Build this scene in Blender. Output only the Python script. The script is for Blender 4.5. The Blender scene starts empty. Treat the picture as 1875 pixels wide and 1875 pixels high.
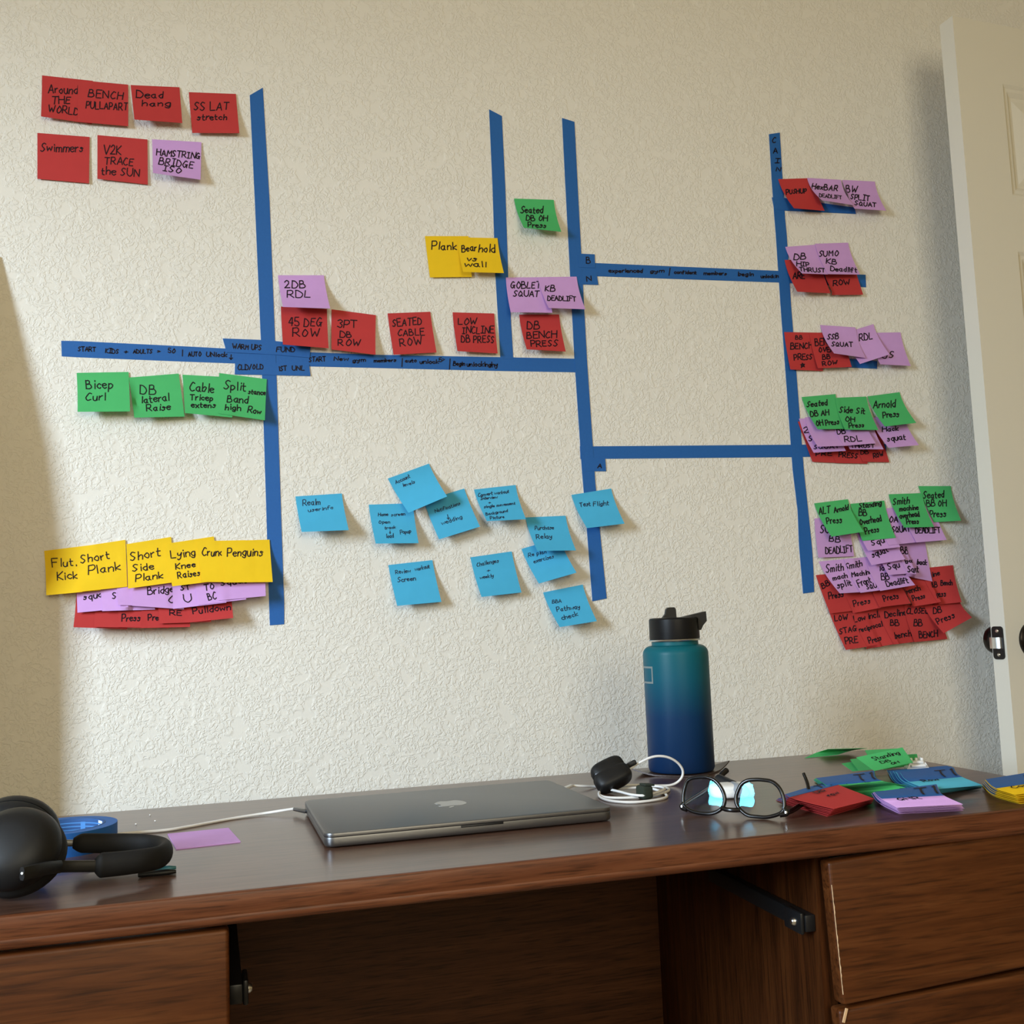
import bpy, bmesh, math, random
from mathutils import Vector, Matrix
random.seed(7)
C = bpy.context.scene.collection
SC = bpy.context.scene

# ------------------------------------------------------------------ camera
FPX = 1924.2734
CAM = Vector((-0.0142, -1.6963, 0.9605))
RX = Vector((0.9604, -0.2759, -0.0384)).normalized()
FW = Vector((0.2785, 0.9549, 0.1029)).normalized()
UPV = RX.cross(FW).normalized()
RX = FW.cross(UPV).normalized()
cd = bpy.data.cameras.new('camera')
cam = bpy.data.objects.new('camera', cd); C.objects.link(cam)
cam.matrix_world = Matrix(((RX.x, UPV.x, -FW.x, CAM.x), (RX.y, UPV.y, -FW.y, CAM.y), (RX.z, UPV.z, -FW.z, CAM.z), (0, 0, 0, 1)))
cd.sensor_width = 36.0; cd.sensor_fit = 'HORIZONTAL'; cd.lens = FPX / 1875 * 36.0
cd.clip_start = 0.02
SC.camera = cam

# ------------------------------------------------------------------ light and exposure
SC.view_settings.view_transform = 'Standard'
SC.view_settings.look = 'None'
SC.view_settings.gamma = 1.0
SC.view_settings.use_curve_mapping = False
SC.view_settings.exposure = -0.09
SC.cycles.use_denoising = True
SC.cycles.max_bounces = 8
wd = bpy.data.worlds.new('world'); SC.world = wd; wd.use_nodes = True
wd.node_tree.nodes['Background'].inputs[0].default_value = (0.75, 0.85, 1.0, 1)
wd.node_tree.nodes['Background'].inputs[1].default_value = 0.3

def area(name, loc, target, sx, sy, power, col):
    l = bpy.data.lights.new(name, 'AREA'); l.shape = 'RECTANGLE'; l.size = sx; l.size_y = sy
    l.energy = power; l.color = col
    o = bpy.data.objects.new(name, l); C.objects.link(o); o.location = loc
    o.rotation_euler = (Vector(target) - Vector(loc)).to_track_quat('-Z', 'Y').to_euler()
    return o
# sky seen through the left window (high, outside) and daylight in the window behind the camera
area('sky_light_left', (-3.2, -2.5, 2.2), (0.3, 0.0, 1.0), 0.85, 1.8, 268, (0.69, 0.845, 1.0))
area('window_light_rear', (0.2, -3.56, 1.68), (0.2, 0.0, 1.68), 1.5, 1.25, 42, (1.0, 0.885, 0.62))

# ------------------------------------------------------------------ geometry helpers
DZ = 0.74
def ray(px, py):
    return (RX * ((px - 937.5) / FPX) - UPV * ((py - 937.5) / FPX) + FW)
def at_plane(px, py, P, N):
    d = ray(px, py); return CAM + d * ((Vector(P) - CAM).dot(N) / d.dot(N))
def wall(px, py, lift=0.0):
    d = ray(px, py); return CAM + d * ((-lift - CAM.y) / d.y)
def desk(px, py, h=0.0):
    d = ray(px, py); return CAM + d * ((DZ + h - CAM.z) / d.z)
def at_y(px, py, y):
    d = ray(px, py); return CAM + d * ((y - CAM.y) / d.y)
def at_x(px, py, x):
    d = ray(px, py); return CAM + d * ((x - CAM.x) / d.x)

def props(o, label=None, cat=None, group=None, kind=None):
    if label: o['label'] = label
    if cat: o['category'] = cat
    if group: o['group'] = group
    if kind: o['kind'] = kind
    return o
def worldloc(o):
    v = Vector((0, 0, 0))
    while o is not None:
        v += o.location; o = o.parent
    return v
def empty(name, loc, label, cat, group=None):
    o = bpy.data.objects.new(name, None); C.objects.link(o); o.location = loc; o.empty_display_size = 0.05
    return props(o, label, cat, group)
def mk(name, verts, faces, mat, parent=None, smooth=True, auto=True):
    verts = [Vector(v) for v in verts]
    if parent is None:
        n = len(verts)
        org = Vector((sum(v.x for v in verts) / n, sum(v.y for v in verts) / n, min(v.z for v in verts)))
    else:
        org = worldloc(parent)
    me = bpy.data.meshes.new(name)
    me.from_pydata([v - org for v in verts], [], faces)
    bm = bmesh.new(); bm.from_mesh(me); bmesh.ops.recalc_face_normals(bm, faces=bm.faces); bm.to_mesh(me); bm.free()
    me.materials.append(mat)
    if smooth:
        me.shade_smooth()
        if auto: me.set_sharp_from_angle(angle=math.radians(38))
    o = bpy.data.objects.new(name, me); C.objects.link(o)
    if parent is None: o.location = org
    else: o.parent = parent
    return o

class MB:
    """collects shapes for ONE mesh object"""
    def __init__(s): s.v = []; s.f = []
    def add(s, v, f):
        b = len(s.v); s.v += [Vector(a) for a in v]; s.f += [tuple(i + b for i in q) for q in f]; return s
    def box(s, c, size, rot=None, bev=0.0, seg=2):
        bm = bmesh.new(); bmesh.ops.create_cube(bm, size=1.0)
        for v in bm.verts: v.co = Vector((v.co.x * size[0], v.co.y * size[1], v.co.z * size[2]))
        if bev > 0: bmesh.ops.bevel(bm, geom=bm.edges[:] , offset=bev, segments=seg, affect='EDGES', profile=0.5)
        R = rot if rot is not None else Matrix.Identity(3)
        bm.verts.index_update()
        s.add([Vector(c) + R @ v.co for v in bm.verts], [tuple(v.index for v in f.verts) for f in bm.faces]); bm.free(); return s
    def lathe(s, prof, c, axis=(0, 0, 1), n=40, flat=None):
        a = Vector(axis).normalized(); q = a.to_track_quat('Z', 'Y').to_matrix()
        c = Vector(c); v = []; f = []; rows = []
        for r, z in prof:
            if r < 1e-6: rows.append([len(v)]); v.append(c + a * z)
            else:
                rows.append(list(range(len(v), len(v) + n)))
                for k in range(n):
                    t = 2 * math.pi * k / n
                    v.append(c + q @ Vector((r * math.cos(t) * (flat or 1), r * math.sin(t), z)))
        for A, B in zip(rows, rows[1:]):
            if len(A) == 1 and len(B) == 1: continue
            for k in range(n):
                j = (k + 1) % n
                if len(A) == 1: f.append((A[0], B[k], B[j]))
                elif len(B) == 1: f.append((A[k], A[j], B[0]))
                else: f.append((A[k], A[j], B[j], B[k]))
        return s.add(v, f)
    def tube(s, pts, r, n=10, closed=False, ry=None, up=None):
        pts = [Vector(p) for p in pts]; m = len(pts); v = []; f = []
        rr = r if isinstance(r, (list, tuple)) else [r] * m
        prev = None
        for i, p in enumerate(pts):
            if closed: t = (pts[(i + 1) % m] - pts[i - 1]).normalized()
            else: t = (pts[min(i + 1, m - 1)] - pts[max(i - 1, 0)]).normalized()
            if up is not None: u = (Vector(up) - t * Vector(up).dot(t)).normalized()
            elif prev is None:
                u = Vector((0, 0, 1)) if abs(t.z) < 0.9 else Vector((1, 0, 0)); u = (u - t * u.dot(t)).normalized()
            else: u = (prev - t * prev.dot(t)).normalized()
            prev = u; w = t.cross(u)
            k1 = (ry / r) if (ry and not isinstance(r, (list, tuple))) else 1.0
            for k in range(n):
                a = 2 * math.pi * k / n
                v.append(p + u * (rr[i] * math.cos(a) * k1) + w * (rr[i] * math.sin(a)))
        for i in range(m if closed else m - 1):
            j = (i + 1) % m
            for k in range(n):
                l = (k + 1) % n
                f.append((i * n + k, i * n + l, j * n + l, j * n + k))
        if not closed:
            f.append(tuple(range(n))[::-1]); f.append(tuple(range((m - 1) * n, m * n)))
        return s.add(v, f)
    def prism(s, poly, off):
        """closed solid from a planar polygon (list of points) moved by off"""
        n = len(poly); off = Vector(off)
        v = [Vector(p) for p in poly] + [Vector(p) + off for p in poly]
        f = [tuple(range(n)), tuple(range(2 * n - 1, n - 1, -1))] + [(i, (i + 1) % n, n + (i + 1) % n, n + i) for i in range(n)]
        return s.add(v, f)
    def build(s, name, mat, parent=None, smooth=True):
        return mk(name, s.v, s.f, mat, parent, smooth)

def spline(pts, sub=8, closed=False):
    P = [Vector(p) for p in pts]; n = len(P); out = []
    rng = n if closed else n - 1
    for i in range(rng):
        p1, p2 = P[i], P[(i + 1) % n]
        p0 = P[i - 1] if (closed or i > 0) else p1 * 2 - p2
        p3 = P[(i + 2) % n] if (closed or i + 2 < n) else p2 * 2 - p1
        for k in range(sub):
            t = k / sub
            out.append(0.5 * ((2 * p1) + (p2 - p0) * t + (2 * p0 - 5 * p1 + 4 * p2 - p3) * t * t + (3 * p1 - p0 - 3 * p2 + p3) * t ** 3))
    if not closed: out.append(P[-1])
    return out
def sheet(grid, off):
    """closed thin solid from a grid of front points, thickness vector off"""
    R = len(grid); K = len(grid[0]); off = Vector(off); v = []; f = []
    for row in grid: v += [Vector(p) for p in row]
    for row in grid: v += [Vector(p) + off for p in row]
    N = R * K
    for i in range(R - 1):
        for j in range(K - 1):
            a, b, c, d = i * K + j, i * K + j + 1, (i + 1) * K + j + 1, (i + 1) * K + j
            f.append((a, b, c, d)); f.append((N + d, N + c, N + b, N + a))
    rim = [j for j in range(K)] + [i * K + K - 1 for i in range(1, R)] + [(R - 1) * K + j for j in range(K - 2, -1, -1)] + [i * K for i in range(R - 2, 0, -1)]
    for a, b in zip(rim, rim[1:] + rim[:1]): f.append((a, N + a, N + b, b))
    return v, f

# ------------------------------------------------------------------ materials
def mat(name, col, rough=0.5, metal=0.0, spec=0.5, bump=None, trans=0.0, coat=0.0, vary=0.0, vscale=40):
    m = bpy.data.materials.new(name); m.use_nodes = True; nt = m.node_tree; b = nt.nodes['Principled BSDF']
    b.inputs['Base Color'].default_value = (*col, 1); b.inputs['Roughness'].default_value = rough
    b.inputs['Metallic'].default_value = metal; b.inputs['Specular IOR Level'].default_value = spec
    b.inputs['Transmission Weight'].default_value = trans; b.inputs['Coat Weight'].default_value = coat
    tc = None
    if vary or bump:
        tc = nt.nodes.new('ShaderNodeTexCoord'); n = nt.nodes.new('ShaderNodeTexNoise')
        nt.links.new(tc.outputs['Object'], n.inputs['Vector']); n.inputs['Scale'].default_value = vscale; n.inputs['Detail'].default_value = 3
        if vary:
            mx = nt.nodes.new('ShaderNodeMix'); mx.data_type = 'RGBA'
            mx.inputs[6].default_value = (*[c * (1 - vary) for c in col], 1); mx.inputs[7].default_value = (*[min(1, c * (1 + vary)) for c in col], 1)
            nt.links.new(n.outputs[0], mx.inputs[0]); nt.links.new(mx.outputs[2], b.inputs['Base Color'])
        if bump:
            bp = nt.nodes.new('ShaderNodeBump'); bp.inputs['Strength'].default_value = bump[0]; bp.inputs['Distance'].default_value = bump[1]
            nt.links.new(n.outputs[0], bp.inputs['Height']); nt.links.new(bp.outputs[0], b.inputs['Normal'])
    return m

def wall_material():
    m = bpy.data.materials.new('textured_wall_paint'); m.use_nodes = True; nt = m.node_tree; b = nt.nodes['Principled BSDF']
    b.inputs['Base Color'].default_value = (0.80, 0.77, 0.70, 1); b.inputs['Roughness'].default_value = 0.65
    b.inputs['Specular IOR Level'].default_value = 0.25
    L = nt.links.new; N = nt.nodes.new
    tc = N('ShaderNodeTexCoord')
    w = N('ShaderNodeTexNoise'); w.inputs['Scale'].default_value = 45; w.inputs['Detail'].default_value = 2
    L(tc.outputs['Object'], w.inputs['Vector'])
    mp = N('ShaderNodeMixRGB'); mp.blend_type = 'ADD'; mp.inputs[0].default_value = 0.018
    L(tc.outputs['Object'], mp.inputs[1]); L(w.outputs['Color'], mp.inputs[2])
    n1 = N('ShaderNodeTexNoise'); n1.inputs['Scale'].default_value = 165; n1.inputs['Detail'].default_value = 2.5; n1.inputs['Roughness'].default_value = 0.5; n1.inputs['Distortion'].default_value = 0.7
    L(mp.outputs[0], n1.inputs['Vector'])
    r1 = N('ShaderNodeMapRange'); r1.interpolation_type = 'SMOOTHSTEP'; r1.inputs[1].default_value = 0.42; r1.inputs[2].default_value = 0.56
    L(n1.outputs[0], r1.inputs[0])
    n2 = N('ShaderNodeTexNoise'); n2.inputs['Scale'].default_value = 38; n2.inputs['Detail'].default_value = 2
    L(tc.outputs['Object'], n2.inputs['Vector'])
    r2 = N('ShaderNodeMapRange'); r2.interpolation_type = 'SMOOTHSTEP'; r2.inputs[1].default_value = 0.36; r2.inputs[2].default_value = 0.46
    L(n2.outputs[0], r2.inputs[0])
    mu = N('ShaderNodeMath'); mu.operation = 'MULTIPLY'; L(r1.outputs[0], mu.inputs[0]); L(r2.outputs[0], mu.inputs[1])
    n3 = N('ShaderNodeTexNoise'); n3.inputs['Scale'].default_value = 420; n3.inputs['Detail'].default_value = 2
    L(tc.outputs['Object'], n3.inputs['Vector'])
    ad = N('ShaderNodeMath'); ad.operation = 'MULTIPLY_ADD'; ad.inputs[1].default_value = 0.12
    L(n3.outputs[0], ad.inputs[0]); L(mu.outputs[0], ad.inputs[2])
    bp = N('ShaderNodeBump'); bp.inputs['Strength'].default_value = 0.5; bp.inputs['Distance'].default_value = 0.0013
    L(ad.outputs[0], bp.inputs['Height']); L(bp.outputs[0], b.inputs['Normal'])
    return m

def wood(name, dark, mid, light, axis='X', rough=0.4, scale=1.0, spec=0.5, coat=0.0, bump=0.08):
    m = bpy.data.materials.new(name); m.use_nodes = True; nt = m.node_tree; b = nt.nodes['Principled BSDF']
    L = nt.links.new; N = nt.nodes.new
    tc = N('ShaderNodeTexCoord'); mp = N('ShaderNodeMapping')
    st = 0.055
    mp.inputs['Scale'].default_value = {'X': (st, 1, 1), 'Y': (1, st, 1), 'Z': (1, 1, st)}[axis]
    L(tc.outputs['Object'], mp.inputs['Vector'])
    n1 = N('ShaderNodeTexNoise'); n1.inputs['Scale'].default_value = 60 * scale; n1.inputs['Detail'].default_value = 6; n1.inputs['Roughness'].default_value = 0.65; n1.inputs['Distortion'].default_value = 1.2
    L(mp.outputs[0], n1.inputs['Vector'])
    n2 = N('ShaderNodeTexNoise'); n2.inputs['Scale'].default_value = 420 * scale; n2.inputs['Detail'].default_value = 3
    L(mp.outputs[0], n2.inputs['Vector'])
    cr = N('ShaderNodeValToRGB'); e = cr.color_ramp.elements
    e[0].position = 0.30; e[0].color = (*dark, 1); e[1].position = 0.72; e[1].color = (*light, 1)
    k = e.new(0.5); k.color = (*mid, 1)
    L(n1.outputs[0], cr.inputs[0])
    r = N('ShaderNodeMapRange'); r.inputs[1].default_value = 0.30; r.inputs[2].default_value = 0.5; r.inputs[3].default_value = 0.45; r.inputs[4].default_value = 1.0
    L(n2.outputs[0], r.inputs[0])
    mx = N('ShaderNodeMixRGB'); mx.blend_type = 'MULTIPLY'; mx.inputs[0].default_value = 1.0
    L(cr.outputs[0], mx.inputs[1]); L(r.outputs[0], mx.inputs[2]); L(mx.outputs[0], b.inputs['Base Color'])
    b.inputs['Roughness'].default_value = rough; b.inputs['Specular IOR Level'].default_value = spec; b.inputs['Coat Weight'].default_value = coat
    b.inputs['Coat Roughness'].default_value = 0.15
    bp = N('ShaderNodeBump'); bp.inputs['Strength'].default_value = bump; bp.inputs['Distance'].default_value = 0.001
    L(n2.outputs[0], bp.inputs['Height']); L(bp.outputs[0], b.inputs['Normal'])
    return m

M = {}
M['wall'] = wall_material()
M['ceiling'] = mat('ceiling_paint', (0.76, 0.70, 0.56), 0.8)
M['room'] = mat('room_wall_paint', (0.70, 0.61, 0.43), 0.8)
M['floor'] = mat('beige_carpet', (0.42, 0.35, 0.26), 0.95, bump=(0.4, 0.004), vary=0.15, vscale=180)
M['trim'] = mat('white_trim_paint', (0.80, 0.79, 0.75), 0.45)
M['door'] = mat('white_door_paint', (0.74, 0.71, 0.62), 0.5, bump=(0.05, 0.0006), vscale=300)
PAPER = dict(red=(0.50, 0.045, 0.045), lilac=(0.60, 0.34, 0.70), green=(0.075, 0.46, 0.15), yellow=(0.86, 0.56, 0.015), blue=(0.07, 0.43, 0.70))
for k, c in PAPER.items(): M[k] = mat(k + '_note_paper', c, 0.75, spec=0.2, vary=0.05, vscale=60)
M['cyan'] = mat('teal_note_paper', (0.09, 0.42, 0.58), 0.75, spec=0.2, vary=0.05, vscale=60)
M['tape'] = mat('blue_painters_tape', (0.016, 0.118, 0.39), 0.6, spec=0.3, bump=(0.12, 0.0005), vary=0.08, vscale=260)
M['ink'] = mat('black_pen_ink', (0.012, 0.008, 0.014), 0.6, spec=0.2)
M['blueink'] = mat('dark_blue_pen_ink', (0.02, 0.03, 0.07), 0.6, spec=0.2)
M['top'] = wood('walnut_desktop', (0.070, 0.034, 0.022), (0.105, 0.052, 0.034), (0.135, 0.070, 0.046), 'X', rough=0.28, spec=0.5, coat=0.25, bump=0.03)
M['edge'] = wood('walnut_edge', (0.065, 0.018, 0.006), (0.120, 0.036, 0.013), (0.175, 0.060, 0.024), 'X', rough=0.42, spec=0.3)
M['front'] = wood('walnut_drawer_front', (0.042, 0.011, 0.0025), (0.084, 0.024, 0.0055), (0.130, 0.042, 0.011), 'X', rough=0.42, scale=0.7, spec=0.25)
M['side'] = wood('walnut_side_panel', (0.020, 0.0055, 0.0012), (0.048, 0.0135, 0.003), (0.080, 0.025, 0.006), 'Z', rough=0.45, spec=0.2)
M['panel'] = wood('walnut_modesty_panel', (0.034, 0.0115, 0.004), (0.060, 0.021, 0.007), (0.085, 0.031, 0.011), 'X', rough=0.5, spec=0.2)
M['rawedge'] = mat('worn_bare_edge', (0.62, 0.40, 0.22), 0.7)
M['blackmetal'] = mat('black_metal', (0.012, 0.012, 0.013), 0.4, metal=0.3)
M['steel'] = mat('steel', (0.75, 0.75, 0.73), 0.28, metal=1.0)
M['bronze'] = mat('dark_bronze', (0.030, 0.026, 0.024), 0.22, metal=0.85)
M['alu'] = mat('space_grey_aluminium', (0.16, 0.16, 0.165), 0.38, metal=0.9)
M['logo'] = mat('dark_mirror_logo', (0.42, 0.42, 0.42), 0.3, metal=0.9)
M['blackrubber'] = mat('matte_black_plastic', (0.007, 0.0072, 0.008), 0.5, spec=0.35, vary=0.1, vscale=200)
M['softblack'] = mat('soft_black_padding', (0.008, 0.008, 0.0085), 0.7, spec=0.3)
M['glossblack'] = mat('gloss_black_acetate', (0.005, 0.0045, 0.005), 0.2)
M['whiteplastic'] = mat('white_plastic', (0.80, 0.80, 0.79), 0.35)
M['cable'] = mat('white_cable', (0.78, 0.77, 0.76), 0.5)
M['velcro'] = mat('dark_green_velcro', (0.020, 0.028, 0.018), 0.95, bump=(0.6, 0.001), vscale=900)
M['card'] = mat('cardboard_core', (0.02, 0.085, 0.26), 0.7)
M['paperwhite'] = mat('white_paper', (0.62, 0.62, 0.55), 0.8)
M['teal'] = mat('teal_plastic', (0.03, 0.16, 0.19), 0.5)
M['cup'] = mat('black_lid_plastic', (0.007, 0.007, 0.0075), 0.4, spec=0.22)
M['mark'] = mat('grey_print', (0.19, 0.23, 0.23), 0.45)
M['coaster'] = mat('dark_brown_leather', (0.055, 0.033, 0.027), 0.35, bump=(0.15, 0.0006), vscale=300)
M['clearplastic'] = mat('frosted_clear_plastic', (0.55, 0.60, 0.68), 0.3, trans=0.5)

def bottle_material():
    m = bpy.data.materials.new('ombre_powder_coat'); m.use_nodes = True; nt = m.node_tree; b = nt.nodes['Principled BSDF']
    tc = nt.nodes.new('ShaderNodeTexCoord'); sp = nt.nodes.new('ShaderNodeSeparateXYZ'); cr = nt.nodes.new('ShaderNodeValToRGB')
    nt.links.new(tc.outputs['Generated'], sp.inputs[0]); nt.links.new(sp.outputs[2], cr.inputs[0])
    e = cr.color_ramp.elements
    e[0].position = 0.0; e[0].color = (0.003, 0.020, 0.072, 1); e[1].position = 1.0; e[1].color = (0.002, 0.110, 0.135, 1)
    k = e.new(0.42); k.color = (0.004, 0.032, 0.095, 1); k = e.new(0.72); k.color = (0.003, 0.088, 0.135, 1)
    nt.links.new(cr.outputs[0], b.inputs['Base Color']); b.inputs['Roughness'].default_value = 0.42; b.inputs['Specular IOR Level'].default_value = 0.22
    n = nt.nodes.new('ShaderNodeTexNoise'); n.inputs['Scale'].default_value = 900; bp = nt.nodes.new('ShaderNodeBump'); bp.inputs['Strength'].default_value = 0.12; bp.inputs['Distance'].default_value = 0.0004
    nt.links.new(tc.outputs['Object'], n.inputs['Vector']); nt.links.new(n.outputs[0], bp.inputs['Height']); nt.links.new(bp.outputs[0], b.inputs['Normal'])
    return m
M['bottle'] = bottle_material()
def lens_material():
    m = bpy.data.materials.new('coated_lens'); m.use_nodes = True; nt = m.node_tree
    for n in list(nt.nodes): nt.nodes.remove(n)
    o = nt.nodes.new('ShaderNodeOutputMaterial'); t = nt.nodes.new('ShaderNodeBsdfTransparent'); t.inputs[0].default_value = (0.93, 0.94, 0.93, 1)
    g = nt.nodes.new('ShaderNodeBsdfGlossy'); g.inputs['Roughness'].default_value = 0.01; g.inputs[0].default_value = (0.10, 0.55, 0.80, 1)
    mx = nt.nodes.new('ShaderNodeMixShader'); lw = nt.nodes.new('ShaderNodeLayerWeight'); lw.inputs[0].default_value = 0.25
    ma = nt.nodes.new('ShaderNodeMath'); ma.operation = 'MULTIPLY_ADD'; ma.inputs[1].default_value = 0.25; ma.inputs[2].default_value = 0.07
    nt.links.new(lw.outputs[0], ma.inputs[0]); nt.links.new(ma.outputs[0], mx.inputs[0])
    nt.links.new(t.outputs[0], mx.inputs[1]); nt.links.new(g.outputs[0], mx.inputs[2]); nt.links.new(mx.outputs[0], o.inputs[0])
    return m
M['lens'] = lens_material()

# ------------------------------------------------------------------ room shell
X0, X1, Y0, Y1, ZC = -1.30, 2.60, -3.50, 0.0, 2.62
def slab(name, a, b, m):
    c = [(a[i] + b[i]) / 2 for i in range(3)]; s = [abs(b[i] - a[i]) for i in range(3)]
    return props(MB().box(c, s).build(name, m, smooth=False), kind='structure')
slab('floor', (X0 - .1, Y0 - .1, -0.08), (X1 + .1, Y1 + .1, 0.0), M['floor'])
slab('ceiling', (X0 - .1, Y0 - .1, ZC), (X1 + .1, Y1 + .1, ZC + .08), M['ceiling'])
slab('wall_front', (X0 - .1, 0.0, 0.0), (X1 + .1, 0.1, ZC), M['wall'])
slab('wall_right', (X1, Y0 - .1, 0.0), (X1 + .1, 0.0, ZC), M['room'])
def wall_hole(name, fixed, axis, lo, hi, a, b, za, zb, th, m):
    mb = MB()
    def bx(u0, u1, z0, z1):
        if axis == 'x': mb.box(((u0 + u1) / 2, fixed, (z0 + z1) / 2), (u1 - u0, th, z1 - z0))
        else: mb.box((fixed, (u0 + u1) / 2, (z0 + z1) / 2), (th, u1 - u0, z1 - z0))
    bx(lo, a, 0, ZC); bx(b, hi, 0, ZC); bx(a, b, 0, za); bx(a, b, zb, ZC)
    return props(mb.build(name, m, smooth=False), kind='structure')
wall_hole('wall_left', X0 - .05, 'y', Y0, 0.0, -1.95, -0.60, 0.80, 1.95, 0.1, M['room'])
wall_hole('wall_back', Y0 - .05, 'x', X0 - .1, X1 + .1, -0.55, 0.95, 1.05, 2.30, 0.1, M['room'])
# added unseen block left of the frame, tapered to shade the wall's left strip
bt_ = [(-0.10, 0.0), (-0.09, 1.10), (-0.068, 1.26), (-0.028, 1.44), (-0.004, 1.54), (0.0, 1.54), (0.0, 0.0)]
v_ = [(X0, y, z) for y, z in bt_] + [(-0.315, y, z) for y, z in bt_]; n_ = len(bt_)
props(mk('shade_block_1', v_, [tuple(range(n_)), tuple(range(2 * n_ - 1, n_ - 1, -1))] + [(i, (i + 1) % n_, n_ + (i + 1) % n_, n_ + i) for i in range(n_)], M['room'], None, False), kind='structure')
def window(n, c, w, h, axis):
    o = bpy.data.objects.new('window_%d' % n, None); C.objects.link(o); o.location = c; props(o, kind='structure')
    mb = MB(); t = 0.045; d = 0.05
    def bx(u, z, su, sz):
        if axis == 'x': mb.box((c[0] + u, c[1], c[2] + z), (su, d, sz))
        else: mb.box((c[0], c[1] + u, c[2] + z), (d, su, sz))
    bx(-w / 2 + t / 2, 0, t, h); bx(w / 2 - t / 2, 0, t, h); bx(0, h / 2 - t / 2, w, t); bx(0, -h / 2 + t / 2, w, t)
    mb.build('window_frame', M['trim'], o, smooth=False)
    mb = MB(); bx(0, 0, 0.05, h) if axis == 'x' else None
    if axis == 'x': mb.build('mullion', M['trim'], o, smooth=False)
window(1, (X0 - .05, -1.275, 1.375), 1.35, 1.15, 'y')
window(2, (0.2, Y0 - .02, 1.675), 1.50, 1.25, 'x')

# door: stands ajar in front of the wall at the right
DA = Vector((1.3087, -0.1752, 0.0)); DU = Vector((0.9979, 0.0655, 0.0)).normalized(); DN = Vector((0.0655, -0.9979, 0)).normalized()
DW, DT, DH = 0.76, 0.033, 2.035
door = bpy.data.objects.new('door_1', None); C.objects.link(door); door.location = DA; props(door, kind='structure')
def dp(u, n, z): return DA + DU * u - DN * n + Vector((0, 0, z))     # n grows away from the camera
def door_uz(px, py, n=0.0):
    P = at_plane(px, py, DA - DN * n, DN); return (P - DA).dot(DU), P.z
pu0, pz1 = door_uz(1835.7, 153.3); _, pz0 = door_uz(1852.8, 357); _, pz2 = door_uz(1862.3, 460.3)
PW = (DW - 2 * pu0 - 0.11) / 2
cols = [(pu0, pu0 + PW), (DW - pu0 - PW, DW - pu0)]
rowsz = [(pz0, pz1), (0.95, pz2), (0.22, 0.82)]
def door_face(mb, n0, sgn):
    us = sorted({0.0, DW, *[u for c in cols for u in c]}); zs = sorted({0.01, DH, *[z for r in rowsz for z in r]})
    v = []; f = []
    for z in zs:
        for u in us: v.append(dp(u, n0, z))
    K = len(us)
    for i in range(len(zs) - 1):
        for j in range(K - 1):
            if any(abs(us[j] - c[0]) < 1e-6 for c in cols) and any(abs(zs[i] - r[0]) < 1e-6 for r in rowsz): continue
            f.append((i * K + j, i * K + j + 1, (i + 1) * K + j + 1, (i + 1) * K + j))
    mb.add(v, f)
    for c in cols:
        for r in rowsz:
            prof = [(0, 0), (0.006, 0.004), (0.012, 0.004), (0.020, 0.009), (0.026, 0.009), (0.060, 0.002), (0.062, 0.0015)]
            rings = []; v = []; f = []
            for ins, dep in prof:
                rings.append(len(v))
                for (u, z) in ((c[0] + ins, r[0] + ins), (c[1] - ins, r[0] + ins), (c[1] - ins, r[1] - ins), (c[0] + ins, r[1] - ins)):
                    v.append(dp(u, n0 + sgn * dep, z))
            for a, b in zip(rings, rings[1:]):
                for k in range(4): f.append((a + k, a + (k + 1) % 4, b + (k + 1) % 4, b + k))
            f.append(tuple(rings[-1] + k for k in range(4))); mb.add(v, f)
mb = MB(); door_face(mb, 0.0, 1); door_face(mb, DT, -1)
for (u, z0, z1) in ((0.0, 0.01, DH), (DW, 0.01, DH)): mb.add([dp(u, 0, z0), dp(u, DT, z0), dp(u, DT, z1), dp(u, 0, z1)], [(0, 1, 2, 3)])
for z in (0.01, DH): mb.add([dp(0, 0, z), dp(DW, 0, z), dp(DW, DT, z), dp(0, DT, z)], [(0, 1, 2, 3)])
slabo = mb.build('door_slab', M['door'], door, smooth=False)
# latch on the free edge: face plate, screws, bolt
ze = at_plane(1826, 1177, DA, DU).z
def ep(n, z, out=0.0): return dp(-out, n, z)
nc = DT / 2 + 0.001
def rrect(n0, n1, z0, z1, r, out, seg=5):
    P = []
    for (cn, cz, a0) in ((n1 - r, z1 - r, 0), (n0 + r, z1 - r, 90), (n0 + r, z0 + r, 180), (n1 - r, z0 + r, 270)):
        for k in range(seg + 1):
            a = math.radians(a0 + 90 * k / seg); P.append(ep(cn + r * math.cos(a), cz + r * math.sin(a), out))
    return P
plate = MB().prism(rrect(nc - 0.0125, nc + 0.0125, ze - 0.0285, ze + 0.0285, 0.006, 0.0), -DU * 0.002).build('latch_plate', M['blackmetal'], door)
for dz_ in (0.0205, -0.0205):
    sc = MB().lathe([(0.0, 0.0016), (0.002, 0.0016), (0.0032, 0.0006), (0.0034, 0)], ep(nc, ze + dz_, 0.002), -DU, 18).build('screw', M['steel'], plate)
bp_ = []
for k in range(9):
    t = k / 8; bp_.append((nc - 0.0085 + 0.017 * t, 0.011 * (1 - (1 - t) ** 0 + 0) ))
mb = MB(); v = []; f = []
prof = [(-0.0090, 0.0015), (-0.0085, 0.006), (-0.004, 0.0095), (0.002, 0.0112), (0.0085, 0.0115), (0.0095, 0.0110), (0.0095, 0.0015)]
for z in (ze - 0.0095, ze + 0.0095):
    for n_, o_ in prof: v.append(ep(nc + n_, z, o_))
K = len(prof)
f = [tuple(range(K)), tuple(range(2 * K - 1, K - 1, -1))] + [(i, (i + 1) % K, K + (i + 1) % K, K + i) for i in range(K)]
mb.add(v, f).build('latch_bolt', M['steel'], plate)
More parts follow.
